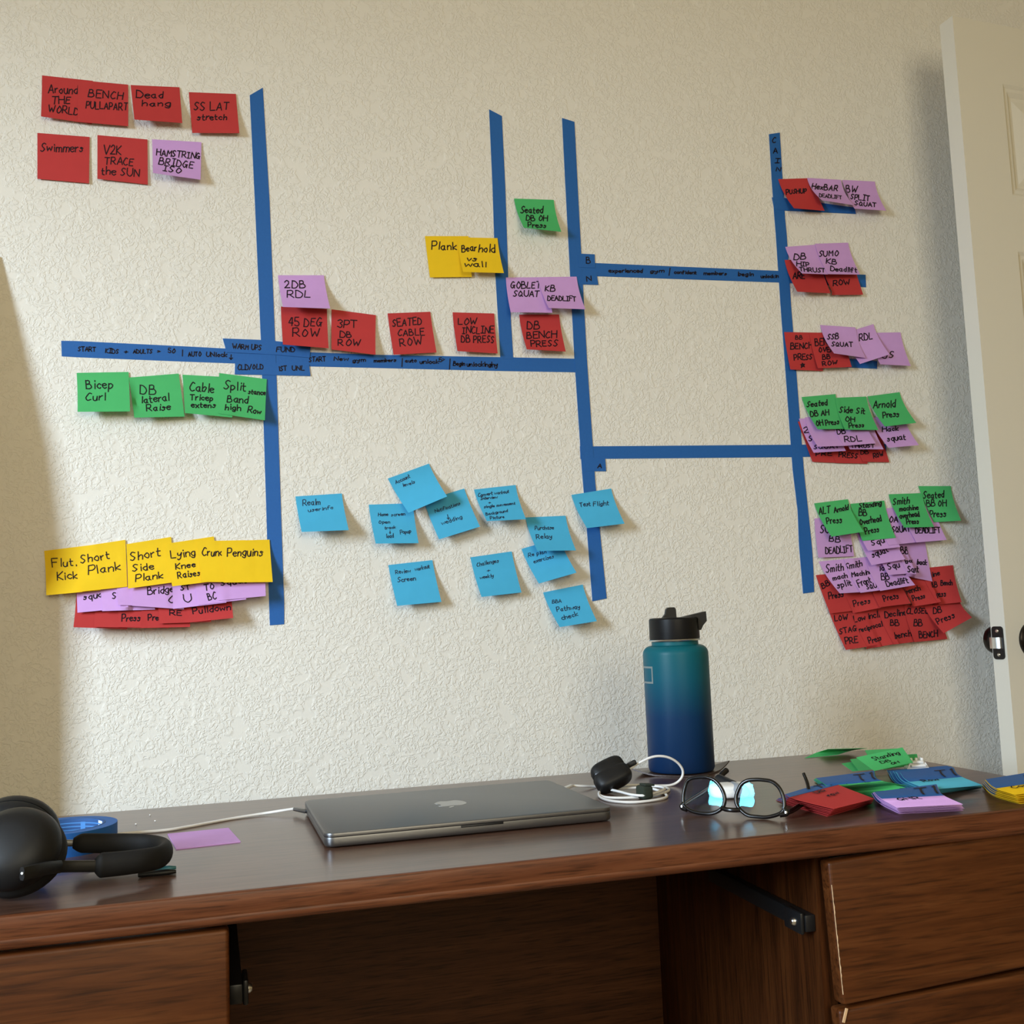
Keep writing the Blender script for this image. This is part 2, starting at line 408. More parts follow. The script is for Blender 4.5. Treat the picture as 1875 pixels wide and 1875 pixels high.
# knobs both sides
ku, kz = 0.061, door_uz(1885, 1172)[1]
knobp = [(0.0, 0.0), (0.033, 0.0), (0.033, 0.004), (0.026, 0.008), (0.012, 0.011), (0.011, 0.026), (0.017, 0.032), (0.0255, 0.040), (0.0275, 0.049), (0.0245, 0.058), (0.015, 0.063), (0.0, 0.0645)]
MB().lathe(knobp, dp(ku, 0, kz), DN, 36).build('door_knob', M['bronze'], door)
MB().lathe(knobp, dp(ku, DT, kz), -DN, 36).build('door_knob', M['bronze'], door)
hm = MB()
for z in (0.25, 1.02, 1.80): hm.lathe([(0, -0.05), (0.006, -0.05), (0.006, 0.05), (0, 0.05)], dp(DW + 0.006, DT, z), (0, 0, 1), 12)
hm.build('hinge', M['bronze'], door)

# ------------------------------------------------------------------ pen strokes
GL = {
'A': '00 39 60,13 53', 'B': '00 09,~09 39 47 35 05,~05 45 62 40 00', 'C': '~58 39 16 03 20 51', 'D': '00 09,~09 38 64 40 00',
'E': '59 09 00 50,05 45', 'F': '59 09 00,05 45', 'G': '~58 39 16 03 20 42 54,34 64,54 50', 'H': '00 09,60 69,05 65', 'I': '00 40,20 29,09 49',
'J': '~49 42 20 01,29 69', 'K': '00 09,59 04 50', 'L': '09 00 50', 'M': '00 09 34 69 60', 'N': '00 09 60 69', 'O': '~39 15 12 30 52 65 48 39',
'P': '00 09,~09 49 56 34 04', 'Q': '~39 15 12 30 52 65 48 39,42 70', 'R': '00 09,~09 49 56 34 04,24 60', 'S': '~58 39 17 25 43 42 20 01',
'T': '09 69,39 30', 'U': '~09 03 20 40 63 69', 'V': '09 30 69', 'W': '09 20 46 60 89', 'X': '00 69,09 60', 'Y': '09 35 69,35 30', 'Z': '09 69 00 60',
'a': '~45 25 03 11 30 44,45 41 50', 'b': '09 00,~03 25 44 32 20 01', 'c': '~44 25 03 11 30 41', 'd': '~45 25 03 11 30 43,49 40', 'e': '~03 33 44 25 04 02 20 41',
'f': '~48 29 17 10,05 35', 'g': '~45 25 03 11 30 44,~45 41 3b 1b 0a', 'h': '09 00,~03 25 44 40', 'i': '10 15,17 18', 'j': '~25 2a 1b 0a', 'k': '09 00,45 02 40',
'l': '19 10', 'm': '05 00,~03 15 34 30,~33 45 64 60', 'n': '05 00,~03 25 44 40', 'o': '~25 03 11 30 43 35 25', 'p': '05 0c,~04 25 43 31 10 02', 'q': '~45 25 03 11 30 44,45 4c',
'r': '05 00,~03 25 35', 's': '~44 25 14 33 31 10 01', 't': '~18 11 20 30,05 35', 'u': '~05 02 10 30 45,45 40', 'v': '05 20 45', 'w': '05 10 34 50 65', 'x': '05 40,00 45',
'y': '~05 03 22 45,~45 3a 1c 0b', 'z': '05 45 00 40', '0': '~39 15 12 30 52 65 48 39', '1': '18 29 20', '2': '~07 29 47 34 00,00 50', '3': '~08 29 47 25 43 30 01', '4': '39 03 53,49 40',
'5': '49 09 05,~05 35 52 30 01', '6': '~39 15 12 30 42 34 13', '7': '09 49 10', '8': '~25 47 29 07 25 52 30 02 25', '9': '~45 25 17 39 45 40', '+': '04 44,26 22', '/': '00 49', '|': '1a 19', '>': '06 44 02',
'.': '10 11', '*': '10 49 70 06 86 10', '^': '06 29 46,29 20', 'v_': '', '-': '04 44', '!': '03 20 43,20 29'}
def gl_strokes(ch):
    out = []; w = 0
    for st in GL.get(ch, '').split(','):
        if not st: continue
        sm = st[0] == '~'; st = st.lstrip('~'); P = []
        for tk in st.split():
            x = int(tk[0]); y = tk[1]; y = int(y) if y.isdigit() else -(ord(y) - 96) * 1.0
            P.append((x, y)); w = max(w, x)
        if sm and len(P) > 2: P = [(p.x, p.y) for p in spline([(a, b, 0) for a, b in P], 4)]
        out.append(P)
    return out, max(w, 1)
def text_strokes(s, x0, y0, x1, y1, h, rnd):
    """pen strokes of one word group as pixel polylines between two baseline ends"""
    items = []; x = 0
    for ch in s:
        if ch == ' ': x += 4; continue
        st, w = gl_strokes(ch); dy = rnd.uniform(-0.5, 0.5); sc = rnd.uniform(0.9, 1.08); sh = rnd.uniform(-0.05, 0.12)
        items.append((st, x, dy, sc, sh)); x += w + 1.9
    tot = max(x - 1.9, 1); out = []
    ex = Vector((x1 - x0, y1 - y0)) / tot; n = Vector((ex.y, -ex.x)).normalized() * (h / 9.0)
    if n.y > 0: n = -n
    for st, xx, dy, sc, sh in items:
        for P in st:
            out.append([Vector((x0, y0)) + ex * (xx + (a + sh * b) * sc + rnd.uniform(-.12, .12)) + n * (b * sc + dy + rnd.uniform(-.15, .15)) for a, b in P])
    return out
def ribbon(mb, pts, w, place):
    """flat pen line: pixel polyline -> strip laid on a surface by place(px)"""
    Q = [pts[0]]
    for a, b in zip(pts, pts[1:]):
        k = max(1, int((b - a).length / 2.5))
        for i in range(1, k + 1): Q.append(a + (b - a) * i / k)
    v = []; f = []
    for i, p in enumerate(Q):
        t = Q[min(i + 1, len(Q) - 1)] - Q[max(i - 1, 0)]
        if t.length < 1e-6: t = Vector((1, 0))
        t.normalize(); nn = Vector((-t.y, t.x)) * (w / 2)
        e = t * (w * 0.4) if i == len(Q) - 1 else (-t * (w * 0.4) if i == 0 else Vector((0, 0)))
        v += [place(p + nn + e), place(p - nn + e)]
    for i in range(len(Q) - 1): f.append((2 * i, 2 * i + 1, 2 * i + 3, 2 * i + 2))
    mb.add(v, f)
def inv_bilinear(p, q):
    """(s,t) of 2-D point p in quad q = TL,TR,BR,BL"""
    s = t = 0.5
    for _ in range(12):
        a = q[0] * ((1 - s) * (1 - t)) + q[1] * (s * (1 - t)) + q[2] * (s * t) + q[3] * ((1 - s) * t)
        ds = (q[1] - q[0]) * (1 - t) + (q[2] - q[3]) * t; dt = (q[3] - q[0]) * (1 - s) + (q[2] - q[1]) * s
        det = ds.x * dt.y - ds.y * dt.x
        if abs(det) < 1e-9: break
        e = p - a; s += (e.x * dt.y - e.y * dt.x) / det; t += (ds.x * e.y - ds.y * e.x) / det
        s = min(max(s, -3), 4); t = min(max(t, -3), 4)
    return s, t
def grid_at(G, s, t):
    R = len(G) - 1; K = len(G[0]) - 1
    s = min(max(s, 0.006), 0.994) * K; t = min(max(t, 0.006), 0.994) * R
    j = min(int(s), K - 1); i = min(int(t), R - 1); a = s - j; b = t - i
    return G[i][j] * ((1 - a) * (1 - b)) + G[i][j + 1] * (a * (1 - b)) + G[i + 1][j + 1] * (a * b) + G[i + 1][j] * ((1 - a) * b)

# ------------------------------------------------------------------ blue tape on the wall
def tape(left, right, label, depth, words=(), group='blue tape strips on the wall'):
    """left / right: matching outline points from the top (or left) end to the other end"""
    V = []; F = []; n = len(left); L = [Vector((*p, 0)) for p in left]; R_ = [Vector((*p, 0)) for p in right]
    grid = []
    for i in range(n):
        grid.append([wall(*(L[i].lerp(R_[i], k / 2)).xy, depth) for k in range(3)])
    v, f = sheet(grid, (0, depth - 0.0001, 0))
    o = mk('tape_strip', v, f, M['tape'], None, True)
    props(o, label, 'tape', group)
    if words:
        rnd = random.Random(len(label))
        for s, x0, y0, x1, y1, h in words:
            mb = MB()
            for P in text_strokes(s, x0, y0, x1, y1, h, rnd): ribbon(mb, P, 1.9, lambda p: wall(p.x, p.y, depth + 0.0003))
            mb.build('handwriting', M['ink'], o, False)
    return o
def jag(a, b, n, amp, seed):
    r = random.Random(seed); return [(a[0] + (b[0] - a[0]) * i / n + r.uniform(-amp, amp) * 0, a[1] + (b[1] - a[1]) * i / n + r.uniform(-amp, amp)) for i in range(n + 1)]
tape([(112, 624), (138, 624.3), (350, 634.7), (411, 638), (495, 642)], [(113, 652.4), (139, 654), (320, 661.4), (430, 665.5), (495, 668)],
     'horizontal blue tape at far left written START kids and adults over 50', 0.0004,
     [('START', 143, 643, 175, 643, 8), ('KIDS', 193, 646, 217, 647, 8), ('+', 227, 648, 233, 648, 8), ('ADULTS', 244, 647, 278, 647, 7), ('>', 288, 646, 294, 646, 6), ('50', 308, 645, 320, 646.5, 8), ('|', 333, 651, 334, 651, 11), ('AUTO', 345, 652, 368, 652, 8), ('UNlock', 377.5, 653, 415, 653, 8), ('!', 420, 658, 426, 658, 9)])
tape([(490, 641.5), (569.6, 645), (688, 649.5), (916, 654), (1066, 657)], [(490, 668), (569.6, 671), (700, 674), (900, 679), (1068, 682)],
     'horizontal blue tape between first and third upright written START new gym members', 0.0004,
     [('START', 566, 662.5, 596, 661, 8), ('New', 611.5, 660, 637, 660, 7), ('gym', 646, 663, 669, 662, 7), ('members', 685, 663, 725, 662, 6), ('|', 735, 669, 736, 669, 13), ('auto', 742, 663, 762, 663, 6), ('unlock', 769, 666, 803, 665, 7), ('5>', 804.5, 663, 815, 661, 7), ('|', 822, 674, 823, 674, 16), ('Begin', 830, 669.5, 851, 669.5, 8), ('unlocking', 855, 670.5, 899, 671, 8), ('hy', 901, 672, 911, 671, 9)])
tape([(457.3, 174.4), (466.7, 370), (477.6, 622), (479.8, 688), (488.7, 970), (492.5, 1100), (494.2, 1145)], [(481.3, 160.4), (493.7, 370), (503.7, 624), (506.4, 688), (515.7, 970), (520.4, 1105), (520.5, 1143)],
     'longest upright blue tape, leftmost of the four, right of the red notes', 0.0008)
tape([(895.7, 200.2), (901.8, 340), (907, 500), (916.4, 657)], [(919, 212.5), (925.2, 340), (930.7, 507), (940, 657)],
     'upright blue tape second from the left beside the two yellow notes', 0.0008)
tape([(1029.3, 216), (1035.5, 340), (1044, 500), (1052, 657), (1065.7, 860), (1074.8, 969), (1085, 1101)], [(1052, 223), (1057.8, 340), (1067.5, 521), (1074.8, 657), (1090, 882), (1100, 987), (1111, 1095.7)],
     'upright blue tape third from the left, running down behind a blue note', 0.0012)
tape([(1408.4, 245.7), (1413.3, 327.3), (1418.4, 399), (1421, 430), (1429.7, 560), (1439.4, 690), (1451.8, 860), (1461, 935), (1463.6, 999.6), (1468, 1051), (1471, 1086.7)],
     [(1428, 242.7), (1433, 326), (1437.6, 399), (1440.7, 430), (1448.7, 560), (1458.9, 690), (1471.9, 860), (1481.5, 950), (1487, 1004), (1489.5, 1043), (1491, 1084)],
     'rightmost upright blue tape with letters written down its top end', 0.0012,
     [('C', 1414, 261, 1420, 261, 10), ('A', 1416, 280, 1423, 280, 9), ('I', 1419, 298, 1427, 298, 8), ('N', 1421, 313, 1429, 314, 8)])
tape([(407.8, 619.6), (477.6, 622.3), (503.7, 624.4), (569, 631)], [(415, 645), (478, 648), (505, 649.5), (567, 655)],
     'short blue tape written WARM UPS over the crossing on the first upright', 0.0016,
     [('WARM UPS', 426, 638.2, 478, 640.5, 9), ('FUND', 506, 644, 540, 644, 9)])
tape([(430.5, 662), (480, 664), (566, 667)], [(429.8, 685.3), (480, 686.3), (568.7, 688.3)],
     'short blue tape written 1ST UNL just below the crossing on the first upright', 0.0016,
     [('CLD/OLD', 435.7, 677, 482, 675.6, 9), ('1ST', 510.4, 679.3, 524.6, 678, 8), ('UNL', 535, 678, 556.7, 678, 8)])
tape([(1056, 480.2), (1090.5, 481.6), (1424.4, 495.9), (1585, 503)], [(1056, 503.8), (1093.3, 505.7), (1426.5, 517.2), (1586, 526)],
     'upper horizontal blue tape running right from the third upright with a written line', 0.0008,
     [('experienced', 1115, 498.7, 1176, 499, 7), ('gym', 1191, 499.7, 1215, 498.7, 6), ('/', 1225, 504, 1227, 504, 12), ('confident', 1234.5, 501, 1275, 502, 6), ('members', 1289, 503, 1330.5, 503.6, 6), ('begin', 1352, 505, 1379.6, 505, 7), ('unlocking', 1393.5, 509, 1430, 508, 6), ('^', 1434, 509, 1441, 509, 7)])
tape([(1062, 817), (1084.8, 817.2), (1448.4, 814.3), (1623, 813)], [(1063, 840.5), (1107.6, 840), (1449.6, 837), (1623, 834)],
     'lower horizontal blue tape without writing, between third and rightmost upright', 0.0008)
tape([(1058, 464.3), (1063.9, 464.5), (1089, 465.6)], [(1060, 489), (1066, 489.5), (1090, 490.5)], 'small blue tape tab lettered B on the third upright', 0.0016, [('B', 1073.5, 481.6, 1081, 481.8, 11)])
tape([(1061, 499), (1067, 499.5), (1092.5, 500)], [(1062, 520.4), (1067, 520.6), (1095.9, 521.5)], 'small blue tape tab lettered N on the third upright', 0.0016, [('N', 1074.5, 514.7, 1083, 514, 9)])
tape([(1068, 839), (1088.9, 839), (1108.3, 839.5)], [(1071, 862.8), (1088.9, 862.8), (1110, 862.8)], 'small blue tape tab lettered A below the lower horizontal tape', 0.0016, [('A', 1094.4, 857, 1101.6, 857, 8)])
tape([(1414, 361.3), (1437, 362.5), (1565, 380)], [(1418, 383), (1437, 385.3), (1567.3, 391.4)], 'short blue tape under the topmost notes on the right', 0.0016)
tape([(1437, 646.5), (1458, 648), (1606.5, 661.4)], [(1438.5, 668), (1459, 669), (1605.8, 675)], 'short blue tape under the row of three lilac and two red notes', 0.0016)

# ------------------------------------------------------------------ sticky notes on the wall
DATA = '''
N|red|77,138 170,148 168,227 75,213|red note at top far left reading Around the World|1|
T|Around|88,169,141,171,15
T|THE|94,189,128,190,13
T|WORLD|88,205,143,210,13
N|red|142.5,146.5 234.7,155 234.7,231 142,223|red note at top left reading BENCH and overlapping its left neighbour|1|
T|BENCH|161,177,225,182,14
T|PULLAPART|157,198,233,201,13
N|red|239,155.7 328.7,159.7 333.7,225.3 246,218.7|red note in the top left row reading Dead hang|1|
T|Dead|249,177,298,178,12
T|hang|260,192,311,193,11
N|red|345.6,168.7 432,172 438.3,243.7 352,243.3|red note right end of the top left row reading SS LAT stretch|1|
T|SS LAT|355,201,419,200,14
T|stretch|361,219,415,219,11
N|red|68.4,243.3 164,250.7 163,335.7 68.4,327.3|red note below the top row at far left reading Swimmers|1|
T|Swimmers|74,276.7,152,278,15
N|red|178.3,247.3 270,255.3 270.7,338 178.3,327.3|red note reading TRACE the SUN in the second row at upper left|1|
T|V2K|189,282,221,283,16
T|TRACE|191,300,243,303,13
T|the SUN|186,319,255,323,14
N|lilac|278.4,255 368.7,260.3 367.3,329 280,316.7|lilac note at upper left reading hamstring bridge|1|
T|HAMSTRING|286,282,366,290,11
T|BRIDGE|290,299,353,307,13
T|ISO|298,312,331,317,11
N|green|140.4,682.7 235.3,681 238,753.3 142,754|green note at left under the tape reading Bicep curl|2|
T|Bicep|157,711,205,710,16
T|Curl|156,732.7,192,732,14
N|green|236,691.3 327.3,684 338,762.7 246,764.7|green note at left reading DB lateral raise|2|
T|DB|256,721,285,721,17
T|lateral|259,738,309,733,13
T|Raise|268,752.5,311,750,12
N|green|334.2,686 426,691 425.3,764.4 338.7,756.2|green note at left reading Cable tricep partly under its right neighbour|2|
T|Cable|347,715,391,718,15
T|Tricep|347.6,731.6,389,733,11
T|extens|350,745.8,394,746,10
N|green|401.4,683 488.5,694.2 485,769.7 399.2,757|green note at left reading Split stance beside the long upright tape|2|
T|Split|409.6,712,449,715,15
T|stance|454.4,720,486,722.6,9
T|Band|415.6,736,453,737.6,13
T|high|412,750,440,751.7,11
T|Row|453,754.7,477.6,757.7,11
N|red|514.3,561.4 598.7,566 601.7,637.6 518,630.8|red note right of the long upright tape reading 45 DEG ROW|3|
T|45 DEG|528.5,595.7,589,597.2,15
T|ROW|536,616,584,616,15
N|lilac|509,504 593,504 604.7,565 518,562|lilac note right of the long upright tape reading 2 DB RDL|3|
T|2DB|522,525.5,560,525,13
T|RDL|526,542.7,568,542.7,13
N|red|607.2,566.3 688.3,577 687.6,649.5 607,639.8|red note in the middle row reading 3 PT DB ROW|3|
T|3PT|618,598,653,600,13
T|DB|622.6,616.6,644,617.4,11
T|ROW|619,631.6,658.5,633,12
N|red|709.7,573.8 787.8,570.8 799.3,645.3 720.6,649.5|red note in the middle row reading SEATED CABLE ROW|3|
T|SEATED|719.4,598,772.4,593,13
T|CABLE|729,615,777,613,12
T|ROW|733,634,772,630,14
N|red|828.7,571.8 904.9,574 911.3,647.3 837.7,642.8|red note in the middle row reading LOW INCLINE DB PRESS|3|
T|LOW|839.6,594,871.7,594,11
T|INCLINE|847,610,904,610,12
T|DB PRESS|845,626.4,905,627,13
N|yellow|778,432.3 857.6,432.3 864,507 787.2,508|yellow note left of the second upright tape reading Plank|3|
T|Plank|790.4,456.8,836,457,14
N|yellow|836.8,434.4 911,436 922.7,500 848,497.9|yellow note against the second upright tape reading Bear hold|3|
T|Bear|846.4,460,873,458,12
T|hold|877.3,461,906.7,461,13
T|vs|855,476.5,873,477.6,9
T|wall|850.7,487.7,890,488.3,10
N|green|941.3,363.5 1014,366 1027.9,424.5 959.3,416.9|lone green note between second and third upright tapes|3|
T|Seated|955,388,994.5,388,11
T|DB OH|964.5,402.2,1003,403.4,10
T|Press|967,415,1000,417.5,10
N|red|950.7,576 1023.8,575.7 1036,643.7 964.5,639.6|red note between second and third upright tapes reading DB BENCH PRESS|3|
T|DB|966.3,601,988,601,13
T|BENCH|965.7,619,1019.7,617.3,12
T|PRESS|972.7,634.3,1020.8,633.8,11
N|lilac|926.4,508 1002,507.5 1011.5,572.7 935.2,571.6|lilac note between second and third upright tapes reading GOBLET SQUAT|3|
T|GOBLET|936.4,527,990,526,11
T|SQUAT|941,541.7,987,541.7,10
N|lilac|984.5,507.6 1055.8,506.5 1071.9,566.3 1005,564|lilac note over the third upright tape reading KB DEADLIFT|3|
T|KB|999.7,531.7,1017,532,10
T|DEADLIFT|1003.8,548.7,1055.5,550.5,9
N|red|1425,328 1487,326 1510,386 1454,381.3|red note topmost on the rightmost upright tape|4|
T|PUSHUP|1442,354,1478,352,8
N|lilac|1478,325.7 1540,329.3 1563,375.6 1505.3,366.7|lilac note topmost right group reading HEX BAR DEADLIFT|4|
T|HexBAR|1489.3,343.3,1536.7,347.3,9.5
T|DEADLIFT|1502,359.3,1543,363.3,7
N|lilac|1542,329.3 1602,332.4 1622.7,385.7 1564.7,382|lilac note right end of topmost right group reading BW SPLIT SQUAT|4|
T|BW|1550.7,350.7,1571.3,351.3,12
T|SPLIT|1559.3,363.3,1594,366.7,10
T|SQUAT|1566,374.7,1604.7,378.7,8
N|red|1436.7,476 1500,474 1521,537 1460,534|red note hanging below the DB HIP THRUST note on the right tape|4|
T|ARE|1454,509,1475,509,11
N|red|1500,476 1561.3,474.7 1580.7,539.6 1523.3,540|red note hanging below the SUMO KB note with ROW on it|4|
T|ROW|1526,522.7,1556,520.7,9
N|lilac|1438,452 1500,447.5 1516,502.5 1468.7,500.7|lilac note beside the rightmost upright tape reading DB HIP THRUST|4|
T|DB|1456.7,473.3,1477.3,473.3,10
T|HIP|1461.3,486,1484,486.7,8
T|THRUST|1465.3,496,1511,498.7,8
N|lilac|1492.4,446.3 1553,444.3 1574.7,502.7 1516,502|lilac note in the second right group reading SUMO KB Deadlift|4|
T|SUMO|1501.3,468,1537.3,467.3,10
T|KB|1514.7,480.7,1533.3,482.7,9
T|Deadlift|1521.3,495.3,1569,498.7,9
N|red|1435.8,608 1497,609 1507,679.4 1447.4,676.5|red note on the right tape reading BB BENCH PRESS with a small star|4|
T|BB|1456.7,621,1469,621,7
T|BENCH|1448,639.8,1488,637.6,11
T|PRESS|1454.6,659.2,1487,657.8,10
T|*|1466,673,1475,672,9
N|red|1482,609.5 1545,608 1559.7,672 1497.8,674.3|red note half hidden by the SSB SQUAT note, ROW at its bottom|4|
T|BENT|1494,633.3,1525,630.4,13
T|OVER|1500.6,644.8,1528,643.4,9
T|BB|1507,657.8,1521,656,9
T|ROW|1506.4,669.3,1533.8,667,8
N|lilac|1590,609.5 1649,608.5 1667.7,670 1612,667|lilac note rightmost in the third right group, mostly blank|4|
T|US|1617,655.5,1637.5,653.4,11
N|lilac|1545,610 1599.3,593.4 1628.8,649 1574.8,666.4|tilted lilac note in the third right group reading RDL|4|
T|RDL|1576,623,1600,619.6,12
N|lilac|1502,595 1566,599.4 1585.6,655.6 1527.3,647|lilac note in the third right group reading SSB SQUAT|4|
T|SSB|1518,619.6,1538,619.6,10
T|SQUAT|1525,632.6,1563.3,634,8
N|red|1461,772 1523,770 1540,847.7 1487.8,845.6|red note at lower left of the fourth right group, nearest the tape|4|
T|PRE|1494,835,1523,834,8
N|red|1505,772 1567,770 1589,849 1530,847.7|red note at lower middle of the fourth right group|4|
T|PRESS|1535.7,836.6,1570,838.7,9
N|red|1545,770 1605,768 1628.6,846.3 1580,845.6|red note at lower right of the fourth right group with DB ROW|4|
T|DB|1576,831.7,1590,831,7
T|ROW|1599.5,838.7,1617.5,835,8
N|lilac|1462.9,766.6 1525,764 1548.9,825.5 1490,829|lilac note at left of the fourth right group with a 2 showing|4|
T|2|1472.6,792.2,1481.6,791.5,10
T|S|1483,807.5,1490,806.8,10
T|SQUAT|1490.6,822,1537,820,7
N|lilac|1533,764 1594,762 1618,822.7 1556.5,822.7|lilac note behind the DB RDL note in the fourth right group|4|
T|THRUST|1559,820,1601,819.3,6
N|lilac|1474,764 1536,762 1557,816 1497.5,817.9|blank looking lilac note left of the DB RDL note|4|
N|lilac|1521,764 1583,760 1603.6,811.6 1545.4,816.5|lilac note in the fourth right group reading DB RDL|4|
T|DB|1535.7,794.3,1551,793,9
T|RDL|1548,809,1578.7,806.8,10
N|lilac|1595,765 1655,760 1682.7,815 1627,820|lilac note at right of the fourth right group reading Hack squat|4|
T|Hack|1619,790,1648,786.7,8
T|squat|1627,808.2,1660,804,10
N|green|1468,727 1530,721.5 1546.8,785.3 1497.5,786|green note at left of the fourth right group reading Seated DB|4|
T|Seated|1479.5,744.4,1516.3,741.6,10
T|DB AH|1486.5,762.4,1519.7,759.6,10
T|OH Press|1495.5,779.7,1537,776.3,10
N|green|1529.4,728.4 1586.3,726 1608.5,787.4 1547.5,786.7|green note in the middle of the fourth right group reading Side sit|4|
T|Side Sit|1539,754,1585.6,757,11
T|OH|1549.5,770.7,1567,772,9
T|Press|1555,783.2,1582.8,781.8,9
N|green|1588.4,725.7 1647.3,718 1677.8,774.2 1620.3,781|green note at right end of the fourth right group, above Hack squat|4|
T|Arnold|1602,745.8,1641.8,744.4,13
T|Press|1619,764.5,1648,762.4,11
N|red|1518,1119 1580,1114 1610,1181 1548.8,1190|red note at bottom left corner of the lowest right cluster, reading LOW|5|
T|LOW|1529.7,1137.7,1553,1134.6,10
T|STAG|1538.8,1161,1570,1155,10
T|PRE|1549,1179.2,1571,1176,11
N|red|1556,1119 1617,1112 1645,1178 1586.4,1188.3|red note in the bottom row reading Low incline reciprocal press|5|
T|Low incli|1564,1139,1612,1130,11
T|reciprocal|1573,1157.4,1618,1147,9
T|Press|1589,1178,1615,1172,10
N|red|1606,1112 1663,1106 1692,1173 1636.8,1180|red note in the bottom row reading Decline BB bench|5|
T|Decline|1622,1131,1660,1125.5,11
T|BB|1632,1145.8,1647.4,1145.3,10
T|bench|1639.3,1169,1668.6,1164,11
N|red|1655,1108 1712,1102 1735,1170 1674.7,1175.7|red note in the bottom row reading BB BENCH in capitals|5|
T|CLOSEG|1661.5,1123.5,1700,1123.5,10
T|BB|1674.7,1145.8,1689,1145.8,11
T|BENCH|1683.8,1168.6,1716.3,1165.5,11
N|red|1690,1104 1757,1096 1780,1130.6 1728,1159.5|red note at bottom right, tilted, reading DB Press|5|
T|DB|1713,1123.5,1728.4,1121.5,11
T|Press|1720.3,1142.7,1751.7,1130.6,11
N|red|1494,1053 1555,1047 1582,1116 1520,1123.5|red note above the LOW note in the lowest right cluster|5|
T|BB|1507,1078,1520.5,1071,10
T|Press|1518.5,1097,1545,1093,11
N|red|1534,1053 1594,1046 1622,1111 1561.6,1123|red note reading Press above the Low incline note|5|
T|Press|1564,1111,1594.5,1104,11
N|red|1585,1047 1640,1040 1668,1105 1610.7,1111.8|red note reading Press above the Decline note|5|
T|Press|1620,1101,1647,1095,11
N|red|1640,1045 1695,1038 1722,1103 1668.6,1111.3|red note reading bench Press in the lowest right cluster|5|
T|bench|1660,1088,1687.4,1080,10
T|Press|1672.7,1100,1695,1095,9
N|red|1684,1041 1745,1034.8 1760.9,1102.7 1707.7,1108.3|red note at right of the lowest right cluster reading Incline BB Bench|5|
T|line|1705,1057,1721.3,1053,9
T|BB|1704,1075,1716.3,1075,9
T|Bench|1723.4,1072,1745,1071,9
T|Press|1709,1095,1732.5,1091,11
N|lilac|1491.5,949.4 1553,945 1564,1018.5 1498.8,1021|lilac note nearest the tape end reading BB DEADLIFT in capitals|5|
T|SUMO|1502.6,976.7,1540,974,14
T|BB|1518.4,991.2,1538,993,10
T|DEADLIFT|1511.6,1014.2,1561,1010.8,12
N|lilac|1499.8,1028.2 1560,1022 1598,1083 1537.8,1086.5|lilac note at left of the lower lilac row in the lowest right cluster|5|
T|Smith|1516,1049,1547,1043.4,14
T|mach|1528.6,1062.7,1554,1057.6,9
T|split|1534.7,1077,1561,1071,11
N|lilac|1545,1024 1605,1018 1632,1078 1575.8,1085.5|lilac note with Front written low, in the lower lilac row|5|
T|Smith|1550,1043.4,1581.3,1036.3,12
T|Machine|1563,1056.6,1599.6,1050.5,9
T|Front|1574.2,1075,1597.6,1065.7,12
T|SQUT|1588.4,1079.4,1612.8,1073.8,8
N|lilac|1585,1025 1645,1017 1675.7,1071.3 1612,1082|lilac note with BB Deadlift, right end of the lower lilac row|5|
T|1d|1612.8,1045.5,1622,1044.5,9
T|BB|1616.8,1061.7,1631,1060.7,11
T|Deadlift|1625,1073.8,1664.6,1066.7,10
N|lilac|1600,990 1655,986 1676,1049 1627,1053|lilac note with only its Squ corner showing below the squat note|5|
T|Squ|1628.6,1043.4,1649,1037.4,11
N|lilac|1637,980 1693,985 1707,1064.7 1657.5,1054.6|lilac note at right reading BB box back squat above the red ones|5|
T|BB|1650,1014.2,1662.7,1013.4,12
T|box|1656.5,1031.8,1671.7,1029.3,8
T|back|1680,1033.3,1697,1034.3,9
T|Squat|1657.5,1048,1682,1047.5,11
N|lilac|1567,970 1628,962 1657.6,1024.1 1596,1035|lilac note with squat in small letters along its bottom edge|5|
T|squat|1599,1020.5,1628.6,1010,11
N|lilac|1562,945 1622,940 1648.6,1001.5 1589.6,1008.7|lilac note just below the Standing BB note, a strip showing|5|
T|Squ|1597.7,998.8,1621,993,10
N|lilac|1601,933 1661,927 1688,992 1627.2,998.4|lilac note between two green notes in the lowest right cluster|5|
T|OA|1630.2,956.2,1645.6,955.3,10
T|SQUAT|1635.4,975,1668,972.4,10
N|lilac|1650,930 1710,925 1733.5,988.6 1678,993.3|lilac note at right below the green ones reading DEADLIFT|5|
T|DEADLIFT|1678,976.7,1723.3,975,11
N|green|1681.4,890 1741,890 1760,953.2 1709.6,956.2|rightmost green note, highest in the lowest right cluster|5|
T|Seated|1691,912.7,1730,911,13
T|BB OH|1697,927.2,1734.3,926.7,11
T|Press|1702.8,946.8,1732.6,946,12
N|green|1557.2,922.5 1619,916.5 1640,984.8 1579.4,990.3|green note in the lowest right cluster reading Standing BB Overhead|5|
T|Standing|1574,930.6,1614,925.5,10
T|BB|1574,944.2,1588.4,943.4,11
T|Overhead|1576.4,961.3,1615.7,953.6,11
T|Press|1585.8,978.4,1610.5,973.2,11
N|green|1491,921.6 1552.5,914 1581.5,973.7 1522.7,982.6|leftmost green note of the lowest right cluster, starting with ALT|5|
T|ALT|1502.6,941.7,1522.7,938.3,13
T|Arnold|1530.3,938.3,1556,933,10
T|Press|1516.7,959.6,1544,956.2,12
N|green|1627.3,905 1688.3,902.8 1710.4,964.7 1655.8,966|green note in the lowest right cluster with machine on its second line|5|
T|Smith|1638.3,924.6,1667,921.2,12
T|machine|1650,935.7,1684,932.3,9
T|overhead|1650,949.4,1685.7,945,10
T|Press|1661,959.6,1683,958.7,9
